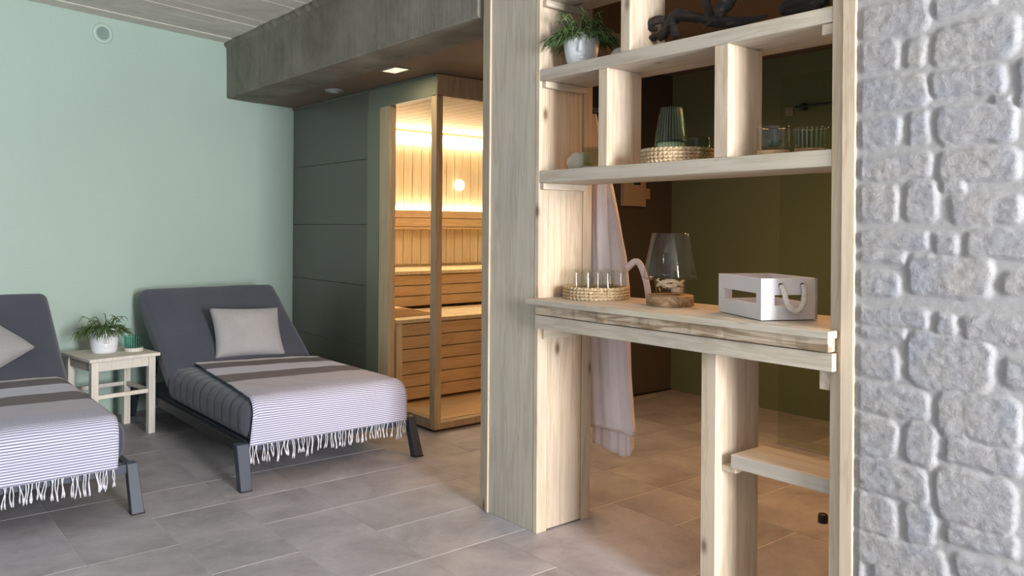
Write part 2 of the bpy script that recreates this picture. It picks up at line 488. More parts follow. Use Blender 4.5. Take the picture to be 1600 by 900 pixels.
# ------------------------------------------------------------------ stone wall (relief panel)
def P2(px, py):   # measured stone corners on the wall plane -> (y, z)
    return (1.1045-(px-1341)*.001545, 1.7675-py*(1.7675+.02)/1200)
F_, CY_ = 1273.0, -93.2
yaw, pit, rol = math.radians(50.52), math.radians(-.04), math.radians(.41)
fw = Vector((math.cos(yaw)*math.cos(pit), math.sin(yaw)*math.cos(pit), math.sin(pit)))
rt0 = Vector((math.sin(yaw), -math.cos(yaw), 0)); up0 = rt0.cross(fw)
rt = rt0*math.cos(rol)+up0*math.sin(rol); up = -rt0*math.sin(rol)+up0*math.cos(rol)
CAM = Vector((0, 0, 1.2))
def onx(px, py, x):     # where a surveyed sight line meets the upright plane x = const
    v = fw + rt*((px-800)/F_) - up*((py-450-CY_)/F_)
    return CAM + v*(x/v.x)
stz = [(28,0,245,115),(250,-20,450,45),(252,62,528,190),(28,128,155,222),(165,110,240,205),(28,228,248,352),(245,205,485,305),(510,180,600,325),(430,290,505,328),
(28,370,155,460),(170,352,245,455),(258,325,525,450),(28,478,252,565),(262,460,530,570),(28,575,155,700),(165,565,275,700),(278,555,365,605),(300,605,540,700),
(28,722,250,785),(258,722,340,795),(348,715,600,812),(28,788,175,828),(28,845,155,925),(170,800,450,935),(470,845,600,935),
(28,960,245,1030),(258,975,335,1050),(345,990,600,1080),(28,1028,170,1066),(28,1080,150,1185),(165,1045,450,1225),(468,1110,600,1230),(28,1205,245,1305),(258,1230,530,1385),
(28,1300,150,1435),(160,1320,270,1460),(280,1325,372,1382),(290,1390,530,1475),(22,1445,245,1555),(255,1480,525,1655),(22,1540,148,1675),(155,1565,265,1705),(290,1650,530,1730),
(22,1690,300,1800),(315,1760,600,1850)]
stones = []
for (a, b_, c, d) in stz:
    pa = 1330+a/2; pc = 1330+c/2; q0 = b_/2; q1 = d/2
    p0 = onx(pa, (q0+q1)/2, 2.105); p1 = onx(pc, (q0+q1)/2, 2.105); pt = onx((pa+pc)/2, q0, 2.105); pb = onx((pa+pc)/2, q1, 2.105)
    y1, y0 = p0.y, p1.y
    if a < 40: y1 += .03
    stones.append(((y0+y1)/2, (pt.z+pb.z)/2, (y1-y0)/2, (pt.z-pb.z)/2))
base = list(stones)
rs = random.Random(11)
def rndrows(y0, y1, z0, z1):
    z = z0
    while z < z1:
        h = rs.uniform(.075, .15); y = y0 - rs.uniform(0, .1)
        while y < y1:
            w = rs.uniform(.12, .28)
            if y+w > y1: w = y1-y
            if w > .04: stones.append((y+w/2, z+h/2, w/2-.008, h/2-.008))
            y += w
        z += h
lo = min(s[0]-s[2] for s in base); zl = min(s[1]-s[3] for s in base); zh = max(s[1]+s[3] for s in base)
rndrows(.2, lo-.01, 0, 2.5); rndrows(lo, 1.12, 0, zl-.01); rndrows(lo, 1.12, zh+.01, 2.5)
ny, nz = 210, 620
yA, yB, zA, zB = .2, 1.12, 0.0, 2.492
vs = []; tint = []
buckets = {}
for s in stones:
    for kz in range(int((s[1]-s[3]-.05)/.1)-1, int((s[1]+s[3]+.05)/.1)+2): buckets.setdefault(kz, []).append(s)
for iz in range(nz+1):
    z = zA+(zB-zA)*iz/nz
    for iy in range(ny+1):
        y = yA+(yB-yA)*iy/ny
        wy = y + .010*noise.noise(Vector((y*9, z*9, 3))) + .003*noise.noise(Vector((y*40, z*40, 1)))
        wz = z + .010*noise.noise(Vector((y*9, z*9, 13))) + .003*noise.noise(Vector((y*40, z*40, 8)))
        best = -1
        for s in buckets.get(int(z/.1), []):
            rr = min(s[2], s[3])*.55
            qx = abs(wy-s[0])-(s[2]-rr); qz = abs(wz-s[1])-(s[3]-rr)
            dd = math.hypot(max(qx, 0), max(qz, 0))+min(max(qx, qz), 0)-rr
            if -dd > best: best = -dd
        t = min(1, max(0, (best+.004)/.018)); t = t*t*(3-2*t)
        h = .0065*t + t*.0020*noise.fractal(Vector((y*26, z*34, 0)), 1, 2, 4) + t*.0015*noise.noise(Vector((y*5, z*8, 2))) + .0006*noise.noise(Vector((y*60, z*60, 5)))
        vs.append((2.108-h*min(1, max(0, (1.098-y)/.012)), y, z)); tint.append(t)
fs = []
W1 = ny+1
for iz in range(nz):
    for iy in range(ny):
        a = iz*W1+iy; fs.append((a, a+W1, a+W1+1, a+1))
b0 = len(vs)
mb = MB(); mb.add(vs, fs, True)
sw = mb.build('wall_stone', STONE, None, kind='structure')
at = sw.data.attributes.new('tint', 'FLOAT', 'POINT')
at.data.foreach_set('value', tint)
MB().box((2.12, .2, 0), (2.40, 1.10, 2.492)).build('wall_stone_core', STONE, None, kind='structure')

# ------------------------------------------------------------------ shelving unit
XF = 2.1125
un = thing('shelving_unit', 'tall pale pine built-in shelving unit with counter between concrete beam and stone wall', 'shelving unit', (XF, 1.8, 0))
def ub(a, b): return (a[0]-XF, a[1]-1.8, a[2]), (b[0]-XF, b[1]-1.8, b[2])
def ubox(name, a, b, m, bev=.0025, parent=un, lab=None):
    o = MB().box(*ub(a, b)).build(name, m, parent, bev)
    if lab: o['label'] = lab
    return o
# left post: front board, slanted edge strip, inner side board, rear trim
ubox('front_board', (XF, 2.4235, 0), (XF+.03, 2.7067, HC), WZG, .002)
MB().prism([(x-XF, y-1.8) for x, y in [(XF-.009, 2.7067), (XF+.022, 2.7951), (XF+.05, 2.7951), (XF+.05, 2.7067)]], 0, HC).build('edge_strip', WZ, un, .0015)
ubox('side_panel', (2.166, 2.4015, .006), (2.352, 2.4225, HC), WZ, .002)
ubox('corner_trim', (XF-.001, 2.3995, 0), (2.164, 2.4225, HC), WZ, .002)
ubox('rear_trim', (2.3545, 2.398, 0), (2.404, 2.4235, HC), WZ, .002)
ubox('rear_panel', (2.150, 2.4235, 0), (2.40, 2.7951, HC), WZ, 0)
# right post
ubox('post', (XF, 1.143, 0), (2.30, 1.178, 2.49), WZ, .002)
ubox('post_trim', (2.1005, 1.1035, 0), (2.30, 1.143, 2.49), WZ, .003)
# shelves
SD = 2.362
ubox('shelf', (XF, 1.178, 1.776), (SD, 2.400, 1.8205), WY, .003)
ubox('shelf', (XF, 1.178, 1.377), (SD, 2.400, 1.4240), WY, .003)
ubox('shelf', (XF+.02, 1.178, 2.094), (SD, 2.400, 2.14), WY, .003)
ubox('top_light_block', (XF, 1.10, 2.14), (2.404, 2.42, 2.49), WY, .002)  # added above the shelves, out of view, to block light
ubox('shelf', (XF+.03, 1.178, .4575), (2.318, 1.5226, .4995), WY, .003)
# dividers
ubox('divider', (XF+.002, 2.036, 1.424), (2.297, 2.080, 1.776), WZ)
ubox('divider', (XF+.002, 1.521, 1.424), (2.297, 1.573, 1.776), WZ)
ubox('divider', (XF+.002, 1.930, 1.8205), (2.302, 1.9737, 2.094), WZ)
ubox('divider', (XF+.006, 1.5616, 0), (2.352, 1.618, .812), WZ)
# counter: planed top board over a waney-edged board over an apron rail
cb = MB()
cb.prism([(-.052, -.647), (-.052, .60), (-.052, .62), (-.0015, .62), (-.0015, .5995), (.34, .5995), (.34, -.622), (-.0015, -.622), (-.0015, -.647)][::-1], .9035, .925)
cb.build('countertop', WY, un, .003)
eb = MB()
pts = []
n = 60
for k in range(n+1):
    y = -.640+1.212*k/n
    pts.append((-.043+.005*noise.noise(Vector((y*7, 0, 0)))-.003*noise.noise(Vector((y*25, 4, 0))), y))
poly_f = pts
vs = []; fs = []
for i, (x, y) in enumerate(poly_f):
    w = .008*noise.noise(Vector((y*5, 8, 0)))
    vs += [(x, y, .9035), (x+.006+w, y, .866), (-.0015, y, .866), (-.0015, y, .9035)]
for i in range(n):
    for k in range(4):
        k2 = (k+1) % 4; fs.append((i*4+k, i*4+k2, (i+1)*4+k2, (i+1)*4+k))
fs.append((3, 2, 1, 0)); fs.append((n*4, n*4+1, n*4+2, n*4+3))
eb.add(vs, fs); o = eb.build('waney_edge_board', EDGE, un, .002); o['label'] = 'rough waney edged board with dark grain under the countertop'
ubox('under_board', (XF, 1.180, .866), (2.42, 2.398, .9035), WY, .002)
ubox('apron', (2.084, 1.155, .8125), (2.1105, 2.386, .8625), WY, .002)
ubox('apron_rail', (2.1125, 1.180, .8125), (2.150, 2.398, .8635), WY, .001)
# cleats under the shelf ends
for z in (1.750, 2.068): ubox('cleat', (XF+.012, 2.376, z), (2.358, 2.3995, z+.0255), WX)
ubox('cleat', (XF+.004, 2.376, 1.351), (2.358, 2.3995, 1.3765), WX)
ubox('cleat', (XF+.018, 2.385, .764), (2.36, 2.4, .811), WX)
for z0, z1 in ((1.745, 1.775), (.755, .811)): ubox('cleat', (XF+.004, 1.1785, z0), (2.30, 1.212, z1), WX)
ubox('cleat', (XF+.04, 1.511, .438), (2.30, 1.5610, .4573), WX)

# ------------------------------------------------------------------ sauna cabin
SX, SY = 2.675, 3.945
sa = thing('sauna_cabin', 'glass fronted sauna cabin with lit pale wood interior and sage side panels', 'sauna', (SX, SY, 0))
def sbox(name, a, b, m, bev=.002, parent=sa, lab=None, rel=True):
    o = MB().box((a[0]-SX, a[1]-SY, a[2]), (b[0]-SX, b[1]-SY, b[2])).build(name, m, parent, bev)
    if lab: o['label'] = lab
    return o
ZT = 2.096
# left face (x = SX): corner post, glass, jamb, sage trim, sage cladding
sbox('corner_post', (SX, SY, .05), (SX+.045, SY+.055, ZT-.12), SAFR)
sbox('base_rail', (SX, SY+.055, .015), (SX+.05, 4.60, .075), SAFR)
sbox('base_rail', (SX, SY, .015), (3.72, SY+.05, .055), SAFR)
sbox('top_rail', (SX, SY+.003, 1.968), (SX+.05, 4.74, ZT), SAGEFR, lab='sage lacquered top rail')
sbox('top_rail', (SX+.004, SY, 1.968), (3.72, SY+.045, ZT), SAFR)
sbox('glass_pane', (SX+.02, SY+.055, .075), (SX+.027, 4.475, 1.968), PANE, 0)
sbox('glass_pane', (SX+.045, SY+.018, .055), (3.72, SY+.025, 1.968), PANE, 0)
sbox('jamb', (SX+.001, 4.475, .015), (SX+.05, 4.597, 1.968), SAZ)
sbox('jamb_trim', (SX-.004, 4.597, .0), (SX+.05, 4.745, 1.968), SAGEFR)
mb = MB()
zs = [0.0, .405, .81, 1.213, 1.645, 2.094]
for k in range(5): mb.box((.004, 4.745-SY, zs[k]+(.0 if k == 0 else .0022)), (.04, 5.895-SY, zs[k+1]))
mb.build('cladding', GREENP, sa, .002)
sbox('lining', (SX+.041, 4.60, .05), (SX+.06, 5.62, 2.0), SAZ, 0)
sbox('cornice', (SX-.012, SY+.02, ZT-.012), (SX+.02, 5.88, ZT+.0035), GREENP)
# interior
sbox('cabin_floor', (SX+.05, SY+.05, .0), (4.78, 5.62, .060), SAX, 0)
mb = MB()
for k in range(26):
    x = SX+.06+k*.0835
    if x > 4.74: break
    mb.box((x-SX, 5.60-SY, .9), (x+.0785-SX, 5.62-SY, 1.97))
mb.box((.05, 5.612-SY, .05), (4.78-SX, 5.66-SY, 2.05))
mb.build('wall_boarding', SAZ, sa, .0015)
mb = MB()
for k in range(26):
    x = SX+.06+k*.094
    if x > 4.74: break
    mb.box((x-SX, SY+.05-SY, 1.985), (min(x+.090, 4.76)-SX, 5.60-SY, 2.0))
mb.box((.05, .05, 1.992), (4.76-SX, 5.62-SY, 2.02))
mb.build('ceiling_boarding', SAZ, sa, .0015)
# backrest panel with concealed strip above
mb = MB()
for z0, z1 in ((1.275, 1.335), (1.205, 1.270)): mb.box((.06, 5.53-SY, z0), (4.76-SX, 5.55-SY, z1))
mb.box((.06, 5.53-SY, 1.185), (4.76-SX, 5.60-SY, 1.200)); mb.box((.06, 5.551-SY, 1.19), (4.76-SX, 5.556-SY, 1.33)); mb.build('backrest_panel', SAX, sa, .002)
LEDM = emis('warm_led', (1, .88, .66), 42)
sbox('led_strip', (SX+.07, 5.565, 1.318), (4.74, 5.59, 1.330), LEDM, 0, lab='glowing warm light strip above the backrest')
sbox('led_strip', (SX+.07, 5.575, 1.900), (4.74, 5.598, 1.935), LEDM, 0, lab='glowing warm light strip under the cabin ceiling')
def bench(y0, y1, ztop, zb, nsl, x0):
    bx = MB(); n = 4; w = (y1-y0)/n
    for k in range(n): bx.box((x0-SX, y0+k*w-SY+.003, ztop-.026), (4.76-SX, y0+(k+1)*w-SY-.003, ztop))
    o = bx.build('bench', SAZ, sa, .003)
    s = MB(); h = (ztop-.03-zb)/nsl
    for k in range(nsl): s.box((x0-SX+.03, y0+.02-SY, zb+k*h+.003), (4.76-SX, y0+.042-SY, zb+(k+1)*h-.003))
    s.box((x0-SX+.03, y0+.05-SY, zb), (4.76-SX, y0+.06-SY, ztop-.03))
    f = s.build('bench_front', SAX, o, .002)
    MB().box((x0-SX, y0+.012-SY, zb-.02), (x0-SX+.045, y0+.06-SY, ztop-.027)).build('bench_upright', SAZ, o, .002)
    return o
bench(4.465, 5.03, .605, .08, 6, 2.74)
bench(5.03, 5.60, .880, .62, 3, 2.74)
# headrest lying on the lower bench
hr = MB()
n = 14; vs = []; fs = []
for k in range(n+1):
    t = k/n; x = -.19+.38*t; zc = .055-.030*t+.012*math.sin(t*PI*1.6)
    vs += [(x, -.10, 0), (x, .12, 0), (x, .12, zc), (x, -.10, zc)]
for k in range(n):
    for q in range(4): fs.append((k*4+q, k*4+(q+1) % 4, (k+1)*4+(q+1) % 4, (k+1)*4+q))
fs.append((3, 2, 1, 0)); fs.append((n*4, n*4+1, n*4+2, n*4+3))
hr.add(vs, [f[::-1] for f in fs])
tag(hr.build('sauna_headrest', SAX, None, .003, loc=(2.955, 4.72, .606)), 'curved wooden headrest lying on the lower sauna bench', 'headrest')
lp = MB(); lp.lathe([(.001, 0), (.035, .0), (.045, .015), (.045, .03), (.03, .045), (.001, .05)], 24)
o = lp.build('reflection_spot', emis('reflection_glow', (1, .9, .75), 4), None)  # added glowing disc, imitates a reflection on the cabin glass
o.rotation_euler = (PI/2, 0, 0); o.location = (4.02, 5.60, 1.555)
tag(o, 'small round glowing disc on the sauna back wall, standing in for a glass reflection', 'reflection')

# ------------------------------------------------------------------ sun loungers
def rbox(a, b, r, nx, ny, nz, disp=None):
    """rounded box surface grid; returns verts, faces"""
    a = Vector(a); b = Vector(b); c = (a+b)/2; h = (b-a)/2
    vs = []; fs = []; idx = {}
    def vert(u, v, w):
        key = (round(u, 5), round(v, 5), round(w, 5))
        if key in idx: return idx[key]
        p = Vector((u*h.x, v*h.y, w*h.z))
        q = Vector([max(-(h[i]-r), min(h[i]-r, p[i])) for i in range(3)])
        d = p-q
        if d.length > 1e-9:
            nn = d.normalized(); p = q+nn*r
        else: nn = Vector((0, 0, 1))
        p = p+c
        if disp: p = disp(p, nn, (u, v, w))
        idx[key] = len(vs); vs.append(tuple(p)); return idx[key]
    def lin(n, hh):
        # denser toward rounded edges
        k = 5; e = []
        t = r/hh
        for i in range(k): e.append(-1+t*(1-math.cos(PI/2*i/k)) if False else -1+t*i/k)
        m = [(-1+t)+(2-2*t)*i/n for i in range(n+1)]
        return e+m+[-q for q in e][::-1]
    U = lin(nx, h.x); V = lin(ny, h.y); W = lin(nz, h.z)
    def face(S, T, fn, flip):
        for i in range(len(S)-1):
            for j in range(len(T)-1):
                q = [fn(S[i], T[j]), fn(S[i+1], T[j]), fn(S[i+1], T[j+1]), fn(S[i], T[j+1])]
                fs.append(tuple(q[::-1] if flip else q))
    face(U, V, lambda s, t: vert(s, t, 1), False); face(U, V, lambda s, t: vert(s, t, -1), True)
    face(U, W, lambda s, t: vert(s, -1, t), False); face(U, W, lambda s, t: vert(s, 1, t), True)
    face(V, W, lambda s, t: vert(1, s, t), False); face(V, W, lambda s, t: vert(-1, s, t), True)
    return vs, fs

SEATZ, HY = .385, 1.20
RAILM = plain('graphite_steel_shaded', sr((34, 36, 40)), .5, 0, .05)  # frame steel made darker: shade on the outer rail sides in its colour
def make_lounger(name, label, x0):
    r = thing(name, label, 'sun lounger', (x0, 3.66, 0), 0, 'slate grey cushioned sun loungers by the mint wall')
    # frame
    f = MB()
    for s in (-1, 1): MB().box((s*.454, .03, .150), (s*.424, 1.80, .199)).build('side_rail', RAILM, r, .002)
    for y in (.0, .60, 1.2, 1.76): f.box((-.44, y, .158), (.44, y+.04, .196))
    f.box((-.42, .02, .185), (.42, 1.76, .1995)); f.build('frame', METAL, r, .002)
    for s in (-1, 1):
        for y, yb in ((-.01, -.075), (1.74, 1.80)):
            lg = MB(); x1, x2 = s*.436, s*.486
            if x1 > x2: x1, x2 = x2, x1
            d = .048
            vs = [(x1, yb, 0), (x2, yb, 0), (x2, yb+d, 0), (x1, yb+d, 0), (x1-.004*s, y, .2), (x2-.012*s, y, .2), (x2-.012*s, y+d, .2), (x1-.004*s, y+d, .2)]
            lg.add(vs, [(0,3,2,1),(4,5,6,7),(0,1,5,4),(1,2,6,5),(2,3,7,6),(3,0,4,7)])
            lo = lg.build('leg', METAL, r, .003)
            MB().box((x1-.001, yb-.001, 0), (x2+.001, yb+d+.001, .006)).build('foot_pad', DARK, lo, .001)
    # seat cushion, channelled across
    def disp(p, nn, uvw):
        y = p.y; k = (y/.105) % 1; grv = math.exp(-((min(k, 1-k)*.105)/.006)**2)
        edge = 1.0
        p = p - nn*.0045*grv*edge
        p = p + Vector((0, 0, .010*(1-uvw[0]**4)*(1-abs(uvw[1])**6) if uvw[2] > .5 else 0))
        return p
    vs, fs = rbox((-.436, 0, .2), (.436, HY, SEATZ-.005), .062, 14, 110, 5, disp)
    m = MB(); m.add(vs, fs, True); m.build('seat_cushion', FABRIC, r)
    # reclined backrest cushion
    th = math.radians(35)
    M = Matrix.Translation((0, HY-.025, SEATZ-.150)) @ Matrix.Rotation(th, 4, 'X')
    def d2(p, nn, uvw):
        if uvw[2] > .5: p = p + Vector((0, 0, .016*(1-uvw[0]**4)*(1-uvw[1]**4)))
        t = (p.y/.84)
        return M @ Vector((p.x, p.y, p.z + .003*noise.noise(p*7)))
    vs, fs = rbox((-.437, 0, .0), (.437, .80, .150), .046, 16, 20, 5, d2)
    m = MB(); m.add(vs, fs, True); m.build('backrest_cushion', FABRIC, r)
    # support struts under the backrest
    for s in (-1, 1):
        st = MB(); st.tube([(s*.36, HY-.0, .21), (s*.36, HY+.62, .21+.40)], .012, 8)
        st.tube([(s*.36, HY+.50, .198), (s*.36, HY+.42, .44)], .010, 8)
        st.build('backrest_support', METAL, r)
    return r
LA, LB = 1.877, .497
make_lounger('sun_lounger', 'sun lounger beside the sauna, slate cushions and grey steel frame', LA)
make_lounger('sun_lounger', 'sun lounger cut off by the left edge of the photo, slate cushions', LB)

# striped fringed throws
def towelm():
    m, nt, b, o = mat('striped_woven_cotton')
    uv = N(nt, 'ShaderNodeUVMap'); uv.uv_map = 'UVMap'
    sep = N(nt, 'ShaderNodeSeparateXYZ'); L(nt, uv.outputs[0], sep.inputs[0])
    # broad bands: V runs 0 at the rear hem to 1 at the front hem
    lt = sr((214, 208, 210)); dk = sr((124, 119, 122)); lav = sr((208, 206, 222)); tp = sr((130, 122, 126)); gr = sr((194, 189, 200)); lav2 = sr((216, 214, 228))
    tot = 1.25
    q = lambda s: s/tot
    r = ramp(nt, [(0, lt), (q(.068), dk), (q(.235), lav), (q(.45), tp), (q(.65), gr), (q(.88), lav2)], 'CONSTANT')
    L(nt, sep.outputs[1], r.inputs[0])
    # fine blue pin stripes near the front hem
    mu = N(nt, 'ShaderNodeMath', operation='MULTIPLY'); L(nt, sep.outputs[1], mu.inputs[0]); mu.inputs[1].default_value = tot/.0102
    fr = N(nt, 'ShaderNodeMath', operation='FRACT'); L(nt, mu.outputs[0], fr.inputs[0])
    lt2 = N(nt, 'ShaderNodeMath', operation='LESS_THAN'); L(nt, fr.outputs[0], lt2.inputs[0]); lt2.inputs[1].default_value = .36
    gt = N(nt, 'ShaderNodeMath', operation='GREATER_THAN'); L(nt, sep.outputs[1], gt.inputs[0]); gt.inputs[1].default_value = q(.88)
    an = N(nt, 'ShaderNodeMath', operation='MULTIPLY'); L(nt, lt2.outputs[0], an.inputs[0]); L(nt, gt.outputs[0], an.inputs[1])
    c = mixc(nt, an.outputs[0], r.outputs[0], sr((112, 114, 144)))
    L(nt, c, b.inputs['Base Color']); b.inputs['Roughness'].default_value = .95
    b.inputs['Specular IOR Level'].default_value = .1
    f = noise_t(nt, coords(nt, (260, 260, 260)), 1, 2)
    bump(nt, b, f, .3, .001)
    return m
TOWEL = towelm()
def make_throw(name, label, x0, ul, ur, bl, br, yb_l, yb_r, seed):
    """ul/ur: x at the rear hem, bl/br: x at the front hem (lounger coordinates)"""
    r = thing(name, label, 'throw', (x0, 3.66, SEATZ), 0, 'striped fringed throws on the loungers')
    NU, NV = 46, 150
    rr = .066; off = .010
    hem = []; vs = []; uvs = []
    zt = SEATZ+.013
    for j in range(NV+1):
        v = j/NV
        for i in range(NU+1):
            u = i/NU
            yb = yb_l+(yb_r-yb_l)*u
            flat = yb-rr; arc = (rr+off)*PI/2
            zhem = .197
            drop = zt-off-rr+off-zhem
            tot = flat+arc+drop
            s = v*tot
            xx = (ul+(ur-ul)*u)*(1-v)+(bl+(br-bl)*u)*v
            if s < flat: y = yb-s; z = zt; n_ = Vector((0, 0, 1))
            elif s < flat+arc:
                a = (s-flat)/(rr+off); y = rr-(rr+off)*math.sin(a); z = zt-(rr+off)*(1-math.cos(a)); n_ = Vector((0, -math.sin(a), math.cos(a)))
            else: y = -off; z = zt-(rr+off)-(s-flat-arc); n_ = Vector((0, -1, 0))
            # follow the rounded long edges of the cushion
            ex = abs(xx)-(.436-.062)
            if ex > 0 and z > zt-.07: z -= .9*(ex**2)/.10
            # crown of the cushion
            cu = max(0, 1-(xx/.436)**4)
            if s < flat: z += .010*cu*(1-(max(0, .2-y)/.2)**2 if y < .2 else 1) - .004
            w = .0055*abs(noise.noise(Vector((xx*6+seed, s*3, seed))))+.0015*noise.noise(Vector((xx*16, s*12, seed)))
            p = Vector((xx, y, z))+n_*w
            p.x += .004*noise.noise(Vector((u*3, v*9, seed)))
            p.z -= SEATZ
            vs.append(tuple(p)); uvs.append((u, v))
            if j == NV: hem.append(p.copy())
    fs = []
    for j in range(NV):
        for i in range(NU):
            a = j*(NU+1)+i; fs.append((a, a+NU+1, a+NU+2, a+1))
    m = MB(); m.add(vs, [f[::-1] for f in fs], True)
    o = m.build('cloth', TOWEL, r)
    ul_ = o.data.uv_layers.new(name='UVMap')
    for lp_ in o.data.loops: ul_.data[lp_.index].uv = uvs[lp_.vertex_index]
    sd = o.modifiers.new('Solid', 'SOLIDIFY'); sd.thickness = .004; sd.offset = -1
    rs = random.Random(seed)
    nt_ = 34
    for k in range(nt_):
        t = (k+.5+rs.uniform(-.3, .3))/nt_; q = t*NU; i = min(NU-1, int(q)); p = hem[i].lerp(hem[i+1], q-i)
        g = MB(); ln = rs.uniform(.066, .094)
        for strand in range(2):
            dx = rs.uniform(-.010, .010); sx = (strand-.5)*.006; ph = rs.uniform(0, 6)
            path = [p+Vector((sx+dx*a+.003*math.sin(ph+a*5), -.002-.003*math.sin(a*3+ph), .002-ln*a)) for a in [c/6 for c in range(7)]]
            g.tube(path, [.0021]*5+[.0036, .0024], 6)
        g.build('tassel', FRINGE, r)
    return r
make_throw('striped_throw', 'striped fringed throw over the foot of the lounger beside the sauna', LA, -.292, .432, -.424, .418, 1.145, .96, 3)
make_throw('striped_throw', 'striped fringed throw over the foot of the leftmost lounger', LB, -.39, .432, -.39, .395, 1.17, 1.17, 8)

# scatter pillows
def make_pillow(name, label, loc, M, w, h, t):
    NU = 26; vs = []; fs = []
    def sp(a): return math.copysign(abs(a)**1.0, a)
    for side in (1, -1):
        for j in range(NU+1):
            for i in range(NU+1):
                u = -1+2*i/NU; v = -1+2*j/NU
                pin = .075
                x = u*w/2*(1-pin*(1-v*v)*abs(u)**2); y = v*h/2*(1-pin*(1-u*u)*abs(v)**2)
                th = t/2*((1-u**4)*(1-v**4))**.55
                z = side*th + .004*noise.noise(Vector((u*3, v*3, side*2)))*(1-u*u)*(1-v*v)
                vs.append((x, y, z))
    n1 = (NU+1)**2
    for s in (0, 1):
        for j in range(NU):
            for i in range(NU):
                a = s*n1+j*(NU+1)+i; f = (a, a+1, a+NU+2, a+NU+1)
                fs.append(f if s == 0 else f[::-1])
    m = MB(); m.add(vs, fs, True, M)
    o = m.build(name, PILLOW, None, loc=loc)
    bm = bmesh.new(); bm.from_mesh(o.data); bmesh.ops.remove_doubles(bm, verts=bm.verts, dist=1e-5); bm.to_mesh(o.data); bm.free()
    return tag(o, label, 'pillow', 'oatmeal linen scatter pillows on the loungers')
th = math.radians(35)
R1 = Matrix.Rotation(math.radians(60), 4, 'X') @ Matrix.Rotation(math.radians(-3), 4, 'Z')
make_pillow('scatter_pillow', 'square oatmeal linen pillow standing flat on the lounger beside the sauna', (1.935, 4.895, .548), R1, .435, .33, .11)
R2 = Matrix.Rotation(th+math.radians(2), 4, 'X') @ Matrix.Rotation(math.radians(38), 4, 'Z')
make_pillow('scatter_pillow', 'oatmeal linen pillow set cornerwise on the leftmost lounger', (.525, 4.965, .570), R2, .40, .40, .12)

# ------------------------------------------------------------------ side table and what stands on it
tb = thing('side_table', 'small pale wooden side table with square legs between the two loungers', 'table', (1.207, 5.10, 0), math.radians(9))
TW, TD, TZ = .195, .205, .465
MB().box((-TW, -TD, TZ-.019), (TW, TD, TZ)).build('tabletop', TABLEW, tb, .003)
for sx in (-1, 1):
    for sy in (-1, 1):
        MB().box((sx*(TW-.018), sy*(TD-.022), 0), (sx*(TW-.056), sy*(TD-.060), TZ-.019)).build('leg', TABLEW, tb, .002)
for sy in (-1, 1):
    MB().box((-TW+.056, sy*(TD-.030), TZ-.075), (TW-.056, sy*(TD-.048), TZ-.019)).build('apron', TABLEW, tb, .002)
    MB().box((-TW+.056, sy*(TD-.032), .235), (TW-.056, sy*(TD-.050), .258)).build('stretcher', TABLEW, tb, .002)
for sx in (-1, 1):
    MB().box((sx*(TW-.026), -TD+.060, TZ-.075), (sx*(TW-.044), TD-.060, TZ-.019)).build('apron', TABLEW, tb, .002)
    MB().box((sx*(TW-.028), -TD+.060, .235), (sx*(TW-.046), TD-.060, .258)).build('stretcher', TABLEW, tb, .002)

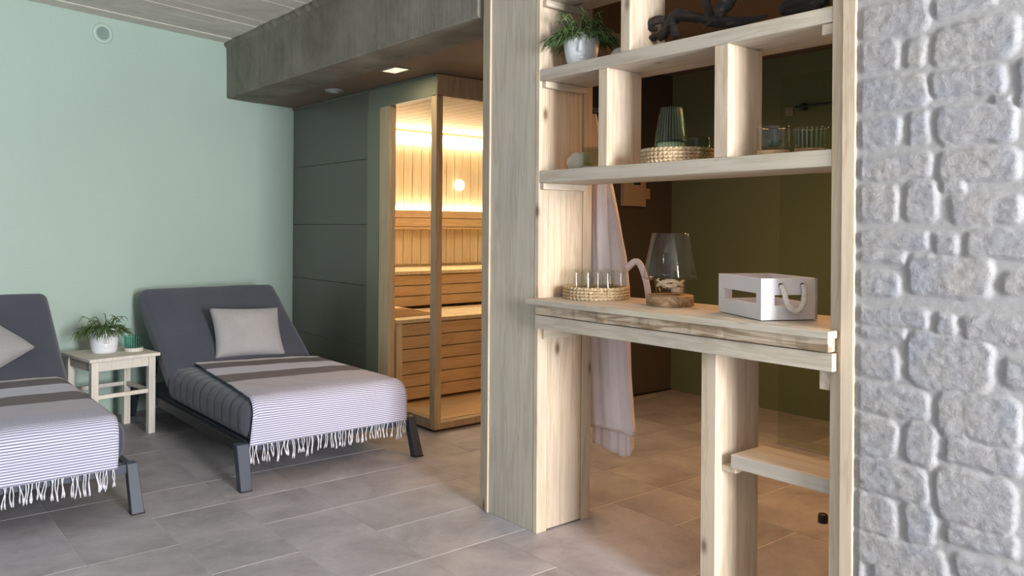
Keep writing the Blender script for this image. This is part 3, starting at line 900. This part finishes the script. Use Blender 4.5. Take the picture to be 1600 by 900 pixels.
def make_pot_plant(name, label, loc, face_dir, R, H, seed, nstr, spread, face=True, lean=(0, 0), taper=.74):
    r = thing(name, label, 'potted plant', loc)
    c, s_ = math.cos(face_dir), math.sin(face_dir)
    prof = []
    for k in range(31):
        t = k/30; rr = R*(taper+(1-taper)*math.sin(min(1, t*1.25)*PI/2)) if t < .8 else R*(1-.03*((t-.8)/.2)**2)
        if t < .05: rr *= .93+.07*(t/.05)
        prof.append((rr, H*t))
    prof += [(R*.90, H*.995), (R*.88, H*.90), (.001, H*.90)]
    def fn(r0, z, a):
        if not face or r0 < R*.7 or z > H*.97: return r0
        da = (a-face_dir+PI) % (2*PI)-PI; t = z/H; d = 0
        g = lambda x, m, w: math.exp(-((x-m)/w)**2)
        d += .110*g(da, 0, .13)*(1 if .42 < t < .78 else 0)*min(1, (0.80-t)/.34+.15)      # nose ridge
        d += .05*g(da, 0, .17)*g(t, .46, .05)
        d -= .055*(g(da, .42, .24)+g(da, -.42, .24))*g(t, .66, .07)                            # eye sockets
        d += .035*(g(da, .42, .17)+g(da, -.42, .17))*g(t, .64, .035)
        d += .055*(g(da, .42, .30)+g(da, -.42, .30))*g(t, .79, .035)                            # brows
        d += .055*g(da, 0, .24)*g(t, .315, .028)+.06*g(da, 0, .20)*g(t, .235, .03)-.03*g(da, 0, .3)*g(t, .275, .012)
        d += .03*g(da, 0, .3)*g(t, .10, .07)
        return r0*(1+d*1.5)
    m = MB(); m.lathe(prof, 160, True, cap=False, fn=fn); m.build('pot', WHITE, r)
    m = MB(); m.lathe([(.001, H*.91), (R*.87, H*.91)], 24, False, cap=False); m.build('soil', SOIL, r)
    rs = random.Random(seed); g = MB()
    for k in range(nstr):
        a = rs.uniform(0, 2*PI); r0 = R*.8*math.sqrt(rs.random()); ln = rs.uniform(.6, 1.25)*spread
        x0, y0 = r0*math.cos(a), r0*math.sin(a)
        a2 = a+rs.uniform(-.7, .7); upv = rs.uniform(.12, .95)
        if rs.random() < .12: upv = 1.6
        pts = []
        for q in range(8):
            t = q/7; rad = ln*(t*.85)*(1.2-upv*.3)
            z = H*.92+ln*upv*(t*1.25-t*t*(1.0+.9*(1.6-upv)))
            pts.append((x0+math.cos(a2+.5*t*math.sin(k))*rad+lean[0]*t, y0+math.sin(a2+.5*t*math.sin(k))*rad+lean[1]*t, max(z, .01)))
        g.tube(pts, [.0016, .0019, .0020, .0021, .0021, .0020, .0018, .0008], 5)
        if rs.random() < .6:
            b0 = Vector(pts[4]); d = Vector((rs.uniform(-1, 1), rs.uniform(-1, 1), rs.uniform(-.6, .6)))*ln*.3
            g.tube([b0, b0+d*.5+Vector((0, 0, .004)), b0+d], [.0017, .0018, .0008], 5)
    if lean[1]: g.v = [(x, min(y, .122), z) for x, y, z in g.v]
    g.build('foliage', LEAF, r)
    return r
camdir = lambda x, y: math.atan2(-y, -x)
make_pot_plant('potted_plant', 'trailing green plant in a white face pot on the side table', (1.180, 5.135, TZ), camdir(1.18, 5.135)+.15, .078, .140, 5, 190, .115, taper=.86)
make_pot_plant('potted_plant', 'trailing green plant in a white face pot on the upper pine shelf', (2.215, 2.272, 1.8205), camdir(2.215, 2.272)-.10, .069, .126, 9, 290, .112, True, (.0, -.012))

def candle_glass(name, label, loc, R, H, gm, base_m, hb=.02, plant=None, ribs=0, flare=.06, group=None):
    r = thing(name, label, 'glass', loc, 0, group)
    if hb:
        m = MB(); m.lathe([(R*.93, 0), (R*.97, .003), (R*.97, hb-.002), (R*.95, hb)], 40); m.build('coaster', base_m, r)
    rb = R*(1-flare)
    prof = [(rb*.15, hb+.001), (rb*.92, hb+.001), (rb, hb+.006)]
    for k in range(1, 9): prof.append((rb+(R-rb)*k/8, hb+.006+(H-hb-.008)*k/8))
    prof += [(R-.001, H), (R-.0035, H-.001)]
    for k in range(8, 0, -1): prof.append((rb+(R-rb)*k/8-.0035, hb+.008+(H-hb-.012)*k/8))
    prof += [(rb*.85, hb+.010), (rb*.15, hb+.010)]
    fn = (lambda r0, z, a: r0*(1+.03*math.cos(a*ribs))) if ribs else None
    m = MB(); m.lathe(prof, 160 if ribs else 56, True, cap=False, fn=fn); m.build('tumbler', gm, r)
    if plant:
        g = MB(); rs = random.Random(int(loc[1]*1000))
        for k in range(46):
            a = rs.uniform(0, 2*PI); el = rs.uniform(.15, 1.4); ln = R*rs.uniform(.55, .86)
            d = Vector((math.cos(a)*math.cos(el), math.sin(a)*math.cos(el), math.sin(el)*.8))*ln
            b0 = Vector((0, 0, hb+.013))
            g.tube([b0, b0+d*.5+Vector((0, 0, .002)), b0+d], [.0022, .0026, .0004], 5)
        g.build('succulent', SUCC, r)
    return r
candle_glass('candle_glass', 'teal glass tealight holder on a wooden foot on the side table', (1.325, 5.075, TZ), .052, .088, RIBT, TABLEW, .02, None, 24)
candle_glass('candle_glass', 'small smoky glass tealight holder at the left end of the middle shelf', (2.215, 2.200, 1.424), .043, .083, GLASSD, STONEG, .010, None, 0, .04)
candle_glass('candle_glass', 'clear glass with a spiky succulent inside on a wooden coaster, middle shelf', (2.215, 1.4265, 1.424), .0495, .092, GLASS, WALN, .018, True, 0, .02)
candle_glass('candle_glass', 'grey-green ribbed glass on a wooden coaster next to the right post', (2.235, 1.3105, 1.424), .0500, .080, RIBC, WALN, .017, None, 22, .05)

def woven_tray(name, label, loc, R, H, seed):
    r = thing(name, label, 'tray', loc)
    m = MB(); m.lathe([(.001, 0), (R-.006, 0), (R-.006, .006), (.001, .006)], 60, True, cap=False); m.build('tray_base', WEAVE, r)
    g = MB(); rows = 4; nst = 46
    for k in range(rows):
        z = H*(k+.5)/rows
        for s in range(2):
            path = []
            for q in range(nst*4+1):
                a = 2*PI*q/(nst*4); w = math.sin(a*nst/2+s*PI+k*PI)
                path.append(((R-.004+.0035*w)*math.cos(a), (R-.004+.0035*w)*math.sin(a), z+.0018*math.sin(a*nst+k)))
            g.tube(path, H/rows*.52, 6)
    for q in range(nst//2):
        a = 2*PI*q/(nst//2)
        g.tube([((R-.004)*math.cos(a), (R-.004)*math.sin(a), .002), ((R-.004)*math.cos(a), (R-.004)*math.sin(a), H)], .003, 6)
    g.build('woven_rim', WEAVE, r)
    return r
TC = (2.300, 2.268)
woven_tray('woven_tray', 'round woven seagrass tray of drinking glasses on the counter', (*TC, .925), .127, .048, 1)
k = 0
pos = [(-.078, .035), (-.035, -.062), (.030, -.085), (.072, -.018), (.050, .062), (-.018, .080), (-.008, .004)]
glabs = ['clear upturned drinking glass at the rim of the counter tray nearest the post']
GL = ['leftmost clear tumbler in the tray on the counter', 'clear tumbler at the front of the counter tray, left of its middle', 'clear tumbler at the front of the counter tray, right of its middle',
      'rightmost clear tumbler in the tray on the counter', 'clear tumbler at the back right of the counter tray', 'clear tumbler at the back left of the counter tray', 'clear tumbler in the centre of the counter tray']
vdx, vdy = .636, .772
# offsets given as (sideways to the right, away) seen from the room
offs = [(-.085, .005), (-.045, -.060), (.030, -.075), (.088, -.020), (.055, .055), (-.030, .068), (.000, .000)]
pm = MB()
Rg, Hg = .0335, .108
prof = [(Rg, 0), (Rg-.0005, .004)]
for q in range(1, 9): prof.append((Rg-(Rg-.0235)*q/8, Hg*q/8*.97))
prof += [(.021, Hg), (.001, Hg), (.001, Hg-.007), (.019, Hg-.007)]
for q in range(8, 0, -1): prof.append((Rg-(Rg-.0235)*q/8-.0025, Hg*q/8*.92))
prof += [(Rg-.0028, 0)]
pm.lathe(prof, 40, True, cap=False)
g0 = pm.build('drinking_glass', GLASS, None)
for i, (s, d) in enumerate(offs):
    o = g0 if i == 0 else g0.copy()
    if i: COL.objects.link(o)
    o.location = (TC[0]+s*vdy+d*vdx, TC[1]-s*vdx+d*vdy, .925+.0065)
    tag(o, GL[i], 'glass', 'upturned drinking glasses in the counter tray')

# glass lantern lamp
ln = thing('glass_lantern', 'clear glass lampshade shaped lantern on a round wooden block', 'lantern', (2.300, 1.897, .925))
m = MB(); m.lathe([(.080, 0), (.084, .003), (.084, .036), (.081, .039)], 56); m.build('wooden_base', WALN, ln, 0)
zb = .0395
ro = [(.048, zb), (.051, zb+.004), (.057, zb+.050), (.060, zb+.052), (.090, zb+.054), (.0965, zb+.060), (.0955, zb+.070), (.0665, zb+.218), (.0655, zb+.220)]
ri = [(.0640, zb+.219), (.0930, zb+.070), (.0935, zb+.062), (.088, zb+.057), (.056, zb+.055), (.053, zb+.050), (.048, zb+.008), (.001, zb+.008)]
m = MB(); m.lathe(ro[:1]+ro+ri, 72, True, cap=False); m.build('glass_shade', GLASS, ln)
m = MB(); m.lathe([(.020, zb+.0085), (.021, zb+.010), (.021, zb+.026), (.018, zb+.027)], 24, c=(.012, -.022, 0)); o = m.build('candle', plain('cream_wax', sr((232, 214, 186)), .5), ln)
rs = random.Random(4); m = MB()
for q in range(3):
    path = [(.045*math.cos(a+q*2)+.004*rs.uniform(-1, 1), .045*math.sin(a+q*2), zb+.040+.010*math.sin(a*2+q)) for a in [t*.45 for t in range(14)]]
    m.tube(path, .0038, 6)
for q in range(7):
    a = rs.uniform(0, 6.28); rr = rs.uniform(.012, .036); zc = zb+.03
    m.lathe([(.001, -.009), (.007, -.006), (.010, 0), (.007, .006), (.001, .009)], 10, c=(rr*math.cos(a), rr*math.sin(a), zc))
m.build('shell_garland', plain('shell_white', sr((225, 208, 190)), .5, 0, .15, 60), ln)

# white crate with rope handle
ca = math.atan2(.251, .129)
cr = thing('wooden_crate', 'small white wooden crate with slotted sides and a rope handle', 'crate', (2.137, 1.405, .925), ca)
# local x runs along the long side to the left-back, local y is minus the short side
CL, CW, CH = .277, .188, .128
for y0 in (0, -CW+.008):
    s = MB(); s.box((.0, y0, .003), (CL, y0+.008, .050)); s.box((.0, y0, .082), (CL, y0+.008, CH)); s.box((0, y0, .05), (.030, y0+.008, .082)); s.box((CL-.030, y0, .05), (CL, y0+.008, .082))
    s.build('side_slats', WHITEP, cr)
for x0 in (0, CL-.009):
    s = MB()
    x1 = x0+.009
    ya, yb = -CW+.0082, -.0002
    s.box((x0, ya, .003), (x1, yb, .046)); s.box((x0, ya, .078), (x1, yb, CH)); s.box((x0, ya, .046), (x1, ya+.036, .078)); s.box((x0, yb-.036, .046), (x1, yb, .078))
    e = s.build('end_panel', WHITEP, cr)
    hm = MB()
    for yh in (-CW*.30, -CW*.68):
        hm.lathe([(.008, 0), (.008, .0012)], 16)
        n0 = 32*(1 if yh == -CW*.30 else 2)
        for idx in range(len(hm.v)-32, len(hm.v)):
            X_, Y_, Z_ = hm.v[idx]; hm.v[idx] = ((x0-.0005-Z_*.5) if x0 == 0 else (x1+.0005+Z_*.5), yh+X_, .106+Y_)
    hm.build('rope_hole', DARK, e)
s = MB(); s.box((.009, -CW+.008, .003), (CL-.009, 0, .010)); s.build('crate_bottom', WHITEP, cr)
s = MB()
for x_, y_ in ((.010, -.002), (CL-.026, -.002), (.010, -CW+.024), (CL-.026, -CW+.024)): MB().box((x_, y_-.014, .010), (x_+.016, y_, CH-.004)).build('corner_block', WHITEP, cr)
pass
hp = catmull([(-.003, -CW*.30, .106), (-.016, -CW*.31, .090), (-.022, -CW*.36, .050), (-.022, -CW*.49, .030), (-.022, -CW*.62, .050), (-.016, -CW*.67, .090), (-.003, -CW*.68, .106)], 8)
s = MB(); s.tube(hp, .0082, 10, rf=lambda i, a: 1+.14*math.cos(3*a+i*1.3)); s.build('rope_handle', ROPE, cr)

# middle shelf: tray with ribbed vase and candle glass
T2 = (2.236, 1.817)
woven_tray('woven_tray', 'round woven tray holding a ribbed glass vase on the middle shelf', (*T2, 1.424), .122, .050, 2)
vz = thing('ribbed_vase', 'tall grey-green ribbed glass vase standing upside down in the shelf tray', 'vase', (2.245, 1.852, 1.4305))
def vase_prof(Rb, Rt, H, t=.003):
    out_ = [(Rb*1.0, 0)]
    for q in range(1, 15):
        u = q/14; out_.append((Rb+(Rt-Rb)*(u**2.2), H*.97*u))
    out_ += [(Rt*.93, H), (Rt*.3, H)]
    inn = [(Rt*.3, H-t), (Rt*.88, H-t)]
    for q in range(14, -1, -1):
        u = q/14; inn.append((Rb+(Rt-Rb)*(u**2.2)-t, H*.96*u))
    return out_+inn
m = MB(); m.lathe(vase_prof(.056, .036, .196), 216, True, cap=False, fn=lambda r0, z, a: r0*(1+.035*math.cos(a*30))); m.build('ribbed_glass', RIBV, vz)
m = MB(); m.lathe([(.050, .073), (.0525, .074), (.0525, .079), (.050, .080)], 60); m.build('inner_ring', DARK, vz)
m = MB(); m.lathe([(.047, .0), (.0475, .003), (.0475, .068), (.045, .071)], 48); m.build('inner_candle', plain('frosted_white_glass', sr((225, 232, 238)), .4), vz)
candle_glass('candle_glass', 'clear glass with a spiky succulent beside the ribbed vase in the tray', (2.232, 1.735, 1.4305), .048, .076, GLASSG, WALN, 0, True, 0, .02)

# pale stones
def pebble(name, label, loc, s, seed, rot=0):
    m = MB(); vs = []; fs = []; nu, nv = 28, 16
    for j in range(nv+1):
        t = PI*j/nv
        for i in range(nu):
            a = 2*PI*i/nu; d = Vector((math.sin(t)*math.cos(a), math.sin(t)*math.sin(a), math.cos(t)))
            f = 1+.14*noise.noise(d*1.6+Vector((seed, 0, 0)))
            z = d.z*f*s[2]
            vs.append((d.x*f*s[0], d.y*f*s[1], max(z, -s[2]*.72)+s[2]*.72))
    for j in range(nv):
        for i in range(nu):
            i2 = (i+1) % nu; fs.append((j*nu+i, (j+1)*nu+i, (j+1)*nu+i2, j*nu+i2))
    m.add(vs, fs, True); o = m.build(name, STONEG, None, loc=loc); o.rotation_euler = (0, 0, rot)
    return tag(o, label, 'stone', 'pale pebbles on the pine shelves')
pebble('pebble', 'pale grey pebble behind the small tealight glass on the middle shelf', (2.255, 2.318, 1.4240), (.045, .058, .046), 2)
pebble('pebble', 'pale grey pebble behind the face pot on the upper shelf', (2.25, 2.085, 1.8205), (.042, .060, .032), 5)

# driftwood
def drift(name, label, parts, loc, x):
    m = MB()
    for pp, seed in parts:
        pts = catmull([onx(a, b, x+dx)-Vector(loc) for a, b, dx, _ in pp], 7)
        rad = []
        R_ = [q[3] for q in pp]
        for i in range(len(R_)-1):
            for k_ in range(7): rad.append(R_[i]+(R_[i+1]-R_[i])*k_/7)
        rad.append(R_[-1])
        m.tube(pts, rad, 18, rf=lambda i, a, seed=seed: 1+.16*math.sin(a*3+seed+i*.12)+.22*noise.noise(Vector((math.cos(a)*1.5, math.sin(a)*1.5, i*.35+seed)))+.10*noise.noise(Vector((math.cos(a)*5, math.sin(a)*5, i*.9+seed))))
    for i, v in enumerate(m.v):
        if v[2]+loc[2] < 1.8215: m.v[i] = (v[0], v[1], 1.8215-loc[2])
    o = m.build(name, DRIFT, None, loc=loc)
    return tag(o, label, 'driftwood', 'dark driftwood pieces on the upper shelf')
drift('driftwood', 'dark gnarled driftwood branch arching beside the upper shelf divider', [
    ([(1030, 61, 0, .012), (1040, 50, 0, .020), (1047, 36, 0, .024), (1058, 25, 0, .021), (1078, 26, 0, .017), (1100, 29, 0, .015), (1122, 33, 0, .020), (1150, 34, 0, .016), (1178, 30, 0, .008), (1198, 25, 0, .004)], 1),
    ([(1052, 40, -.01, .014), (1054, 52, -.012, .014), (1057, 58, -.012, .012)], 4),
    ([(1046, 33, 0, .012), (1034, 31, -.01, .014), (1022, 34, -.01, .015), (1016, 44, -.01, .010), (1026, 46, -.01, .006)], 7),
    ([(1042, 56, 0, .012), (1030, 55, 0, .009), (1020, 59, -.004, .012), (1017, 62, 0, .006)], 9),
    ([(1110, 28, 0, .016), (1106, 14, 0, .013), (1104, -2, 0, .013), (1106, -22, 0, .010)], 12),
    ([(1124, 28, -.01, .014), (1128, 14, -.012, .022), (1136, 2, -.012, .024), (1146, -10, -.01, .018), (1150, -24, -.01, .008)], 15),
    ([(1112, 34, -.01, .010), (1104, 40, -.014, .005), (1098, 45, -.016, .002)], 18)], (2.23, 1.72, 1.8215), 2.23)
drift('driftwood', 'blackish driftwood stump leaning by the right post on the upper shelf', [
    ([(1222, 22, 0, .014), (1230, 10, 0, .022), (1240, -4, 0, .018), (1246, -20, 0, .012)], 3),
    ([(1226, 16, 0, .018), (1250, 10, 0, .024), (1275, 5, 0, .022), (1292, 0, 0, .016)], 6),
    ([(1278, 4, 0, .016), (1280, -12, 0, .014), (1270, -26, 0, .010)], 8)], (2.23, 1.30, 1.8215), 2.23)

# ------------------------------------------------------------------ bathrobe on a hook behind the post
rb_ = thing('bathrobe', 'white bathrobe hanging behind the pine post of the shelving unit', 'bathrobe', (2.53, 2.428, 1.70))
prof = [(1.70, 2.462, 2.480, .012), (1.66, 2.452, 2.486, .022), (1.58, 2.432, 2.50, .034), (1.45, 2.392, 2.51, .044), (1.38, 2.366, 2.52, .048), (1.25, 2.330, 2.52, .052), (1.08, 2.285, 2.52, .056), (.95, 2.268, 2.52, .058), (.80, 2.266, 2.51, .058), (.60, 2.256, 2.50, .060), (.45, 2.240, 2.495, .062), (.375, 2.230, 2.49, .062), (.36, 2.231, 2.49, .060)]
def robe_at(z):
    for i in range(len(prof)-1):
        if prof[i][0] >= z >= prof[i+1][0]:
            t = (prof[i][0]-z)/(prof[i][0]-prof[i+1][0]); return [prof[i][k]+(prof[i+1][k]-prof[i][k])*t for k in (1, 2, 3)]
    return prof[-1][1:]
def robe_mesh(z0, z1, xs_, squeeze, n=96, rows=70, seed=0, yshift=0):
    m = MB(); vs = []; fs = []
    for j in range(rows+1):
        z = z0+(z1-z0)*j/rows; ya, yb, hx = robe_at(max(.36, z)); ya += squeeze; yb += yshift
        cy = (ya+yb)/2; hy = (yb-ya)/2
        for i in range(n):
            a = 2*PI*i/n
            am = min(1, (1.72-z)/.5)
            fold = 1+am*(.16*math.sin(a*9+seed+1.5*math.sin(z*3))+.10*math.sin(a*17+z*4+seed*2))
            cs, sn = math.cos(a), math.sin(a)
            x = xs_+hx*math.copysign(abs(cs)**.8, cs)*fold*.62
            y = cy+hy*math.copysign(abs(sn)**.8, sn)*(1+.02*am*math.sin(a*11+z*5))
            if z < z1+.03 and False: pass
            vs.append((x-2.50, y-2.40, z-1.70+.012*math.sin(a*2+seed)*(1 if j == rows else 0)))
    for j in range(rows):
        for i in range(n):
            i2 = (i+1) % n; fs.append((j*n+i, (j+1)*n+i, (j+1)*n+i2, j*n+i2))
    fs.append(tuple(range(n))); fs.append(tuple(rows*n+i for i in range(n))[::-1])
    m.add(vs, fs, True); return m
robe_mesh(1.695, .355, 2.485, 0.0, seed=1).build('robe_body', ROBE, rb_)
robe_mesh(1.60, .262, 2.520, .040, seed=3).build('robe_back_panel', ROBE, rb_)
# sleeve hanging down the front
sl = MB(); pts = catmull([(2.452, 2.40, 1.50), (2.440, 2.385, 1.25), (2.436, 2.37, 1.02), (2.438, 2.365, .86)], 8)
sl.tube([Vector(p)-Vector((2.50, 2.40, 1.70)) for p in pts], [.020+.020*min(1, k/14) for k in range(len(pts))], 24, rf=lambda i, a: 1+.14*math.sin(a*5+i*.1))
sl.build('sleeve', ROBE, rb_)
pts = catmull([(2.47, 2.262, 1.035), (2.475, 2.222, 1.065), (2.48, 2.195, 1.050), (2.48, 2.165, .985), (2.48, 2.148, .90), (2.48, 2.143, .84), (2.48, 2.17, .80), (2.475, 2.24, .80)], 8)
bl = MB()
vs = []; fs = []
for i, p in enumerate(pts):
    t = (pts[min(i+1, len(pts)-1)]-pts[max(i-1, 0)]).normalized(); w = Vector((1, 0, 0)); nrm = t.cross(w)
    for a_, b_ in ((-.012, -.013), (.012, -.013), (.012, .013), (-.012, .013)): vs.append(tuple(p+w*a_*.35+nrm*b_-Vector((2.50, 2.40, 1.70))))
for i in range(len(pts)-1):
    for k in range(4): fs.append((i*4+k, i*4+(k+1) % 4, (i+1)*4+(k+1) % 4, (i+1)*4+k))
bl.add(vs, fs, True); bl.build('belt', ROBE, rb_)
hk = MB(); hk.tube(catmull([(.0, 0, 0), (.060, 0, .0), (.096, .070, .002), (.104, .082, .022)], 5), .004, 8); hk.lathe([(.012, -.001), (.012, .003)], 16, c=(.001, 0, -.001))
tag(hk.build('coat_hook', METAL, None, loc=(2.405, 2.41, 1.70)), 'small metal hook on the back of the pine post holding the bathrobe', 'hook')

# ------------------------------------------------------------------ fittings in the back room
dv = thing('wall_control_box', 'dim beige control box with dark display on the brown wall', 'control box', (4.347, 3.94, 1.36))
MB().box((-.115, -.04, 0), (.085, 0, .20)).build('housing', DEVICE, dv, .003)
MB().box((-.020, -.042, .150), (.048, -.0395, .19)).build('display', DARK, dv)
MB().box((.089, -.035, -.003), (.115, 0, .20)).build('side_module', DEVICE, dv, .002)
o = MB().box((-.034, -.012, 0), (.034, 0, .078)).build('light_switch', DEVICE, None, .003, loc=(4.50, 3.94, 1.414))
tag(o, 'small pale switch plate right of the control box on the brown wall', 'switch')
sg = thing('wall_socket', 'small pale double plate with two windows on the olive wall', 'socket', (4.79, 2.965, 1.946))
MB().box((-.010, -.026, 0), (0, .026, .056)).build('plate', DEVICE, sg, .002)
MB().box((-.0115, -.020, .005), (-.0095, .020, .024)).build('insert', GREYPL, sg)
MB().box((-.0115, -.020, .031), (-.0095, .020, .050)).build('insert', GREYPL, sg)
rl = thing('clothes_rail', 'dim thin rail with brackets high on the olive wall', 'rail', (4.79, 2.75, 1.99))
m = MB(); m.tube([(-.05, -.35, 0), (-.05, .14, 0)], .007, 8); m.build('bar', METAL, rl)
for y in (-.30, .10): MB().box((-.055, y-.012, -.022), (0, y+.012, .022)).build('bracket', METAL, rl, .002)
# glass screen
gs = thing('glass_screen', 'frameless glass screen standing on the floor in the back room', 'glass screen', (4.06, 1.7, 0))
MB().box((-.004, -1.3, .004), (.004, .87, 2.05)).build('pane', SCREEN, gs)
MB().box((-.010, -1.3, 0), (.010, .87, .012)).build('floor_channel', GREYPL, gs, .001)
st = MB(); st.lathe([(.018, 0), (.020, .004), (.020, .028), (.016, .034)], 20)
o = st.build('door_stop', DARK, None, loc=(3.12, 1.765, 0)); tag(o, 'small black rubber door stop on the floor near the right post', 'door stop')

# ceiling lights in the lowered ceiling
dl = thing('ceiling_light', 'lit square recessed ceiling light near the beam and sauna', 'ceiling light', (2.440, 4.02, 2.10))
MB().box((-.055, -.085, -.006), (.055, .085, 0)).build('frame', GREYPL, dl, .002)
MB().box((-.042, -.070, -.0075), (.042, .070, -.0055)).build('diffuser', emis('downlight_glow', (1, .86, .62), 1.2), dl)
d2 = thing('smoke_detector', 'unlit round white detector on the lowered ceiling by the sauna', 'detector', (2.510, 4.90, 2.10))
m = MB(); m.lathe([(.055, -.012), (.062, -.006), (.064, 0)], 32); m.build('ring', GREYPL, d2)
m = MB(); m.lathe([(.030, -.020), (.036, -.012)], 24); m.build('sensor', GREYPL, d2)
# round vent on the mint wall
vp = corner+wd*1.475
vt = thing('wall_vent', 'round white ventilation valve with grille high on the mint wall', 'vent', (vp.x, vp.y, 2.388), PI+ang)
fm = MB(); fm.lathe([(.040, 0), (.062, 0), (.064, .003), (.060, .008), (.044, .010), (.040, .006)], 40, True, cap=False)
def yout(m):   # turn a lathe upright: axis z -> out of the wall (+y local)
    m.v = [(x, z+.0005, y) for (x, y, z) in m.v]; m.f = [f[::-1] for f in m.f]; return m
yout(fm).build('rim', plain('pale_vent_plastic', sr((186, 208, 196)), .5), vt)
gm_ = MB(); gm_.lathe([(.001, .002), (.041, .002)], 30, False, cap=False)
yout(gm_).build('backing', plain('vent_shadow', sr((128, 148, 138)), .7), vt)
sm = MB()
for k in range(-5, 6):
    h = math.sqrt(max(0, .040**2-(k*.0072)**2))
    sm.box((-h, .003, k*.0072-.0018), (h, .007, k*.0072+.0018))
sm.build('grille', plain('vent_grille_plastic', sr((160, 180, 170)), .5), vt)

# ------------------------------------------------------------------ light
def area(name, loc, rot, sx, sy, power, c):
    l = bpy.data.lights.new(name, 'AREA'); l.shape = 'RECTANGLE'; l.size = sx; l.size_y = sy; l.energy = power; l.color = c
    o = bpy.data.objects.new(name, l); COL.objects.link(o); o.location = loc; o.rotation_euler = rot
    return o
area('window_light', (1.22, -3.0, 1.35), (PI/2, 0, 0), .9, 1.9, 415, (.955, .97, 1.0))
area('cool_fill', (-2.2, -2.6, 1.4), (PI/2, 0, -math.radians(35)), 1.6, 1.6, 5, (.84, .91, 1.0))  # added lamp, cool fill for faces the window hardly reaches
area('sauna_glow', (3.7, 4.75, 1.95), (0, 0, 0), 1.6, .9, 10, (1, .80, .55))  # added area light, strengthens the glow of the LED strips
area('back_room_glow', (3.5, 1.9, 2.0), (0, 0, 0), .35, .9, 27, (1, .50, .19))
area('floor_bounce', (-.6, -1.2, .05), (PI, 0, 0), 2.0, 2.0, 12, (1, .97, .93))  # added upward lamp, stands in for daylight bounced off the floor
area('downlight', (2.44, 4.02, 2.085), (0, 0, 0), .08, .14, 2, (1, .78, .5))
w = bpy.data.worlds.new('World'); sc.world = w; w.use_nodes = True
bg = w.node_tree.nodes['Background']; bg.inputs[0].default_value = (.72, .86, 1.0, 1); bg.inputs[1].default_value = .54

# ------------------------------------------------------------------ camera
cam = bpy.data.cameras.new('Camera'); co = bpy.data.objects.new('Camera', cam); COL.objects.link(co)
cam.sensor_width = 36; cam.lens = F_/1600*36; cam.shift_y = CY_/1600; cam.clip_start = .02
M = Matrix((( rt.x, up.x, -fw.x, 0), (rt.y, up.y, -fw.y, 0), (rt.z, up.z, -fw.z, 1.2), (0, 0, 0, 1)))
co.matrix_world = M
sc.camera = co
sc.view_settings.view_transform = 'Standard'
sc.view_settings.exposure = 0.0
sc.cycles.transparent_max_bounces = 40
sc.cycles.max_bounces = 10
sc.cycles.diffuse_bounces = 5
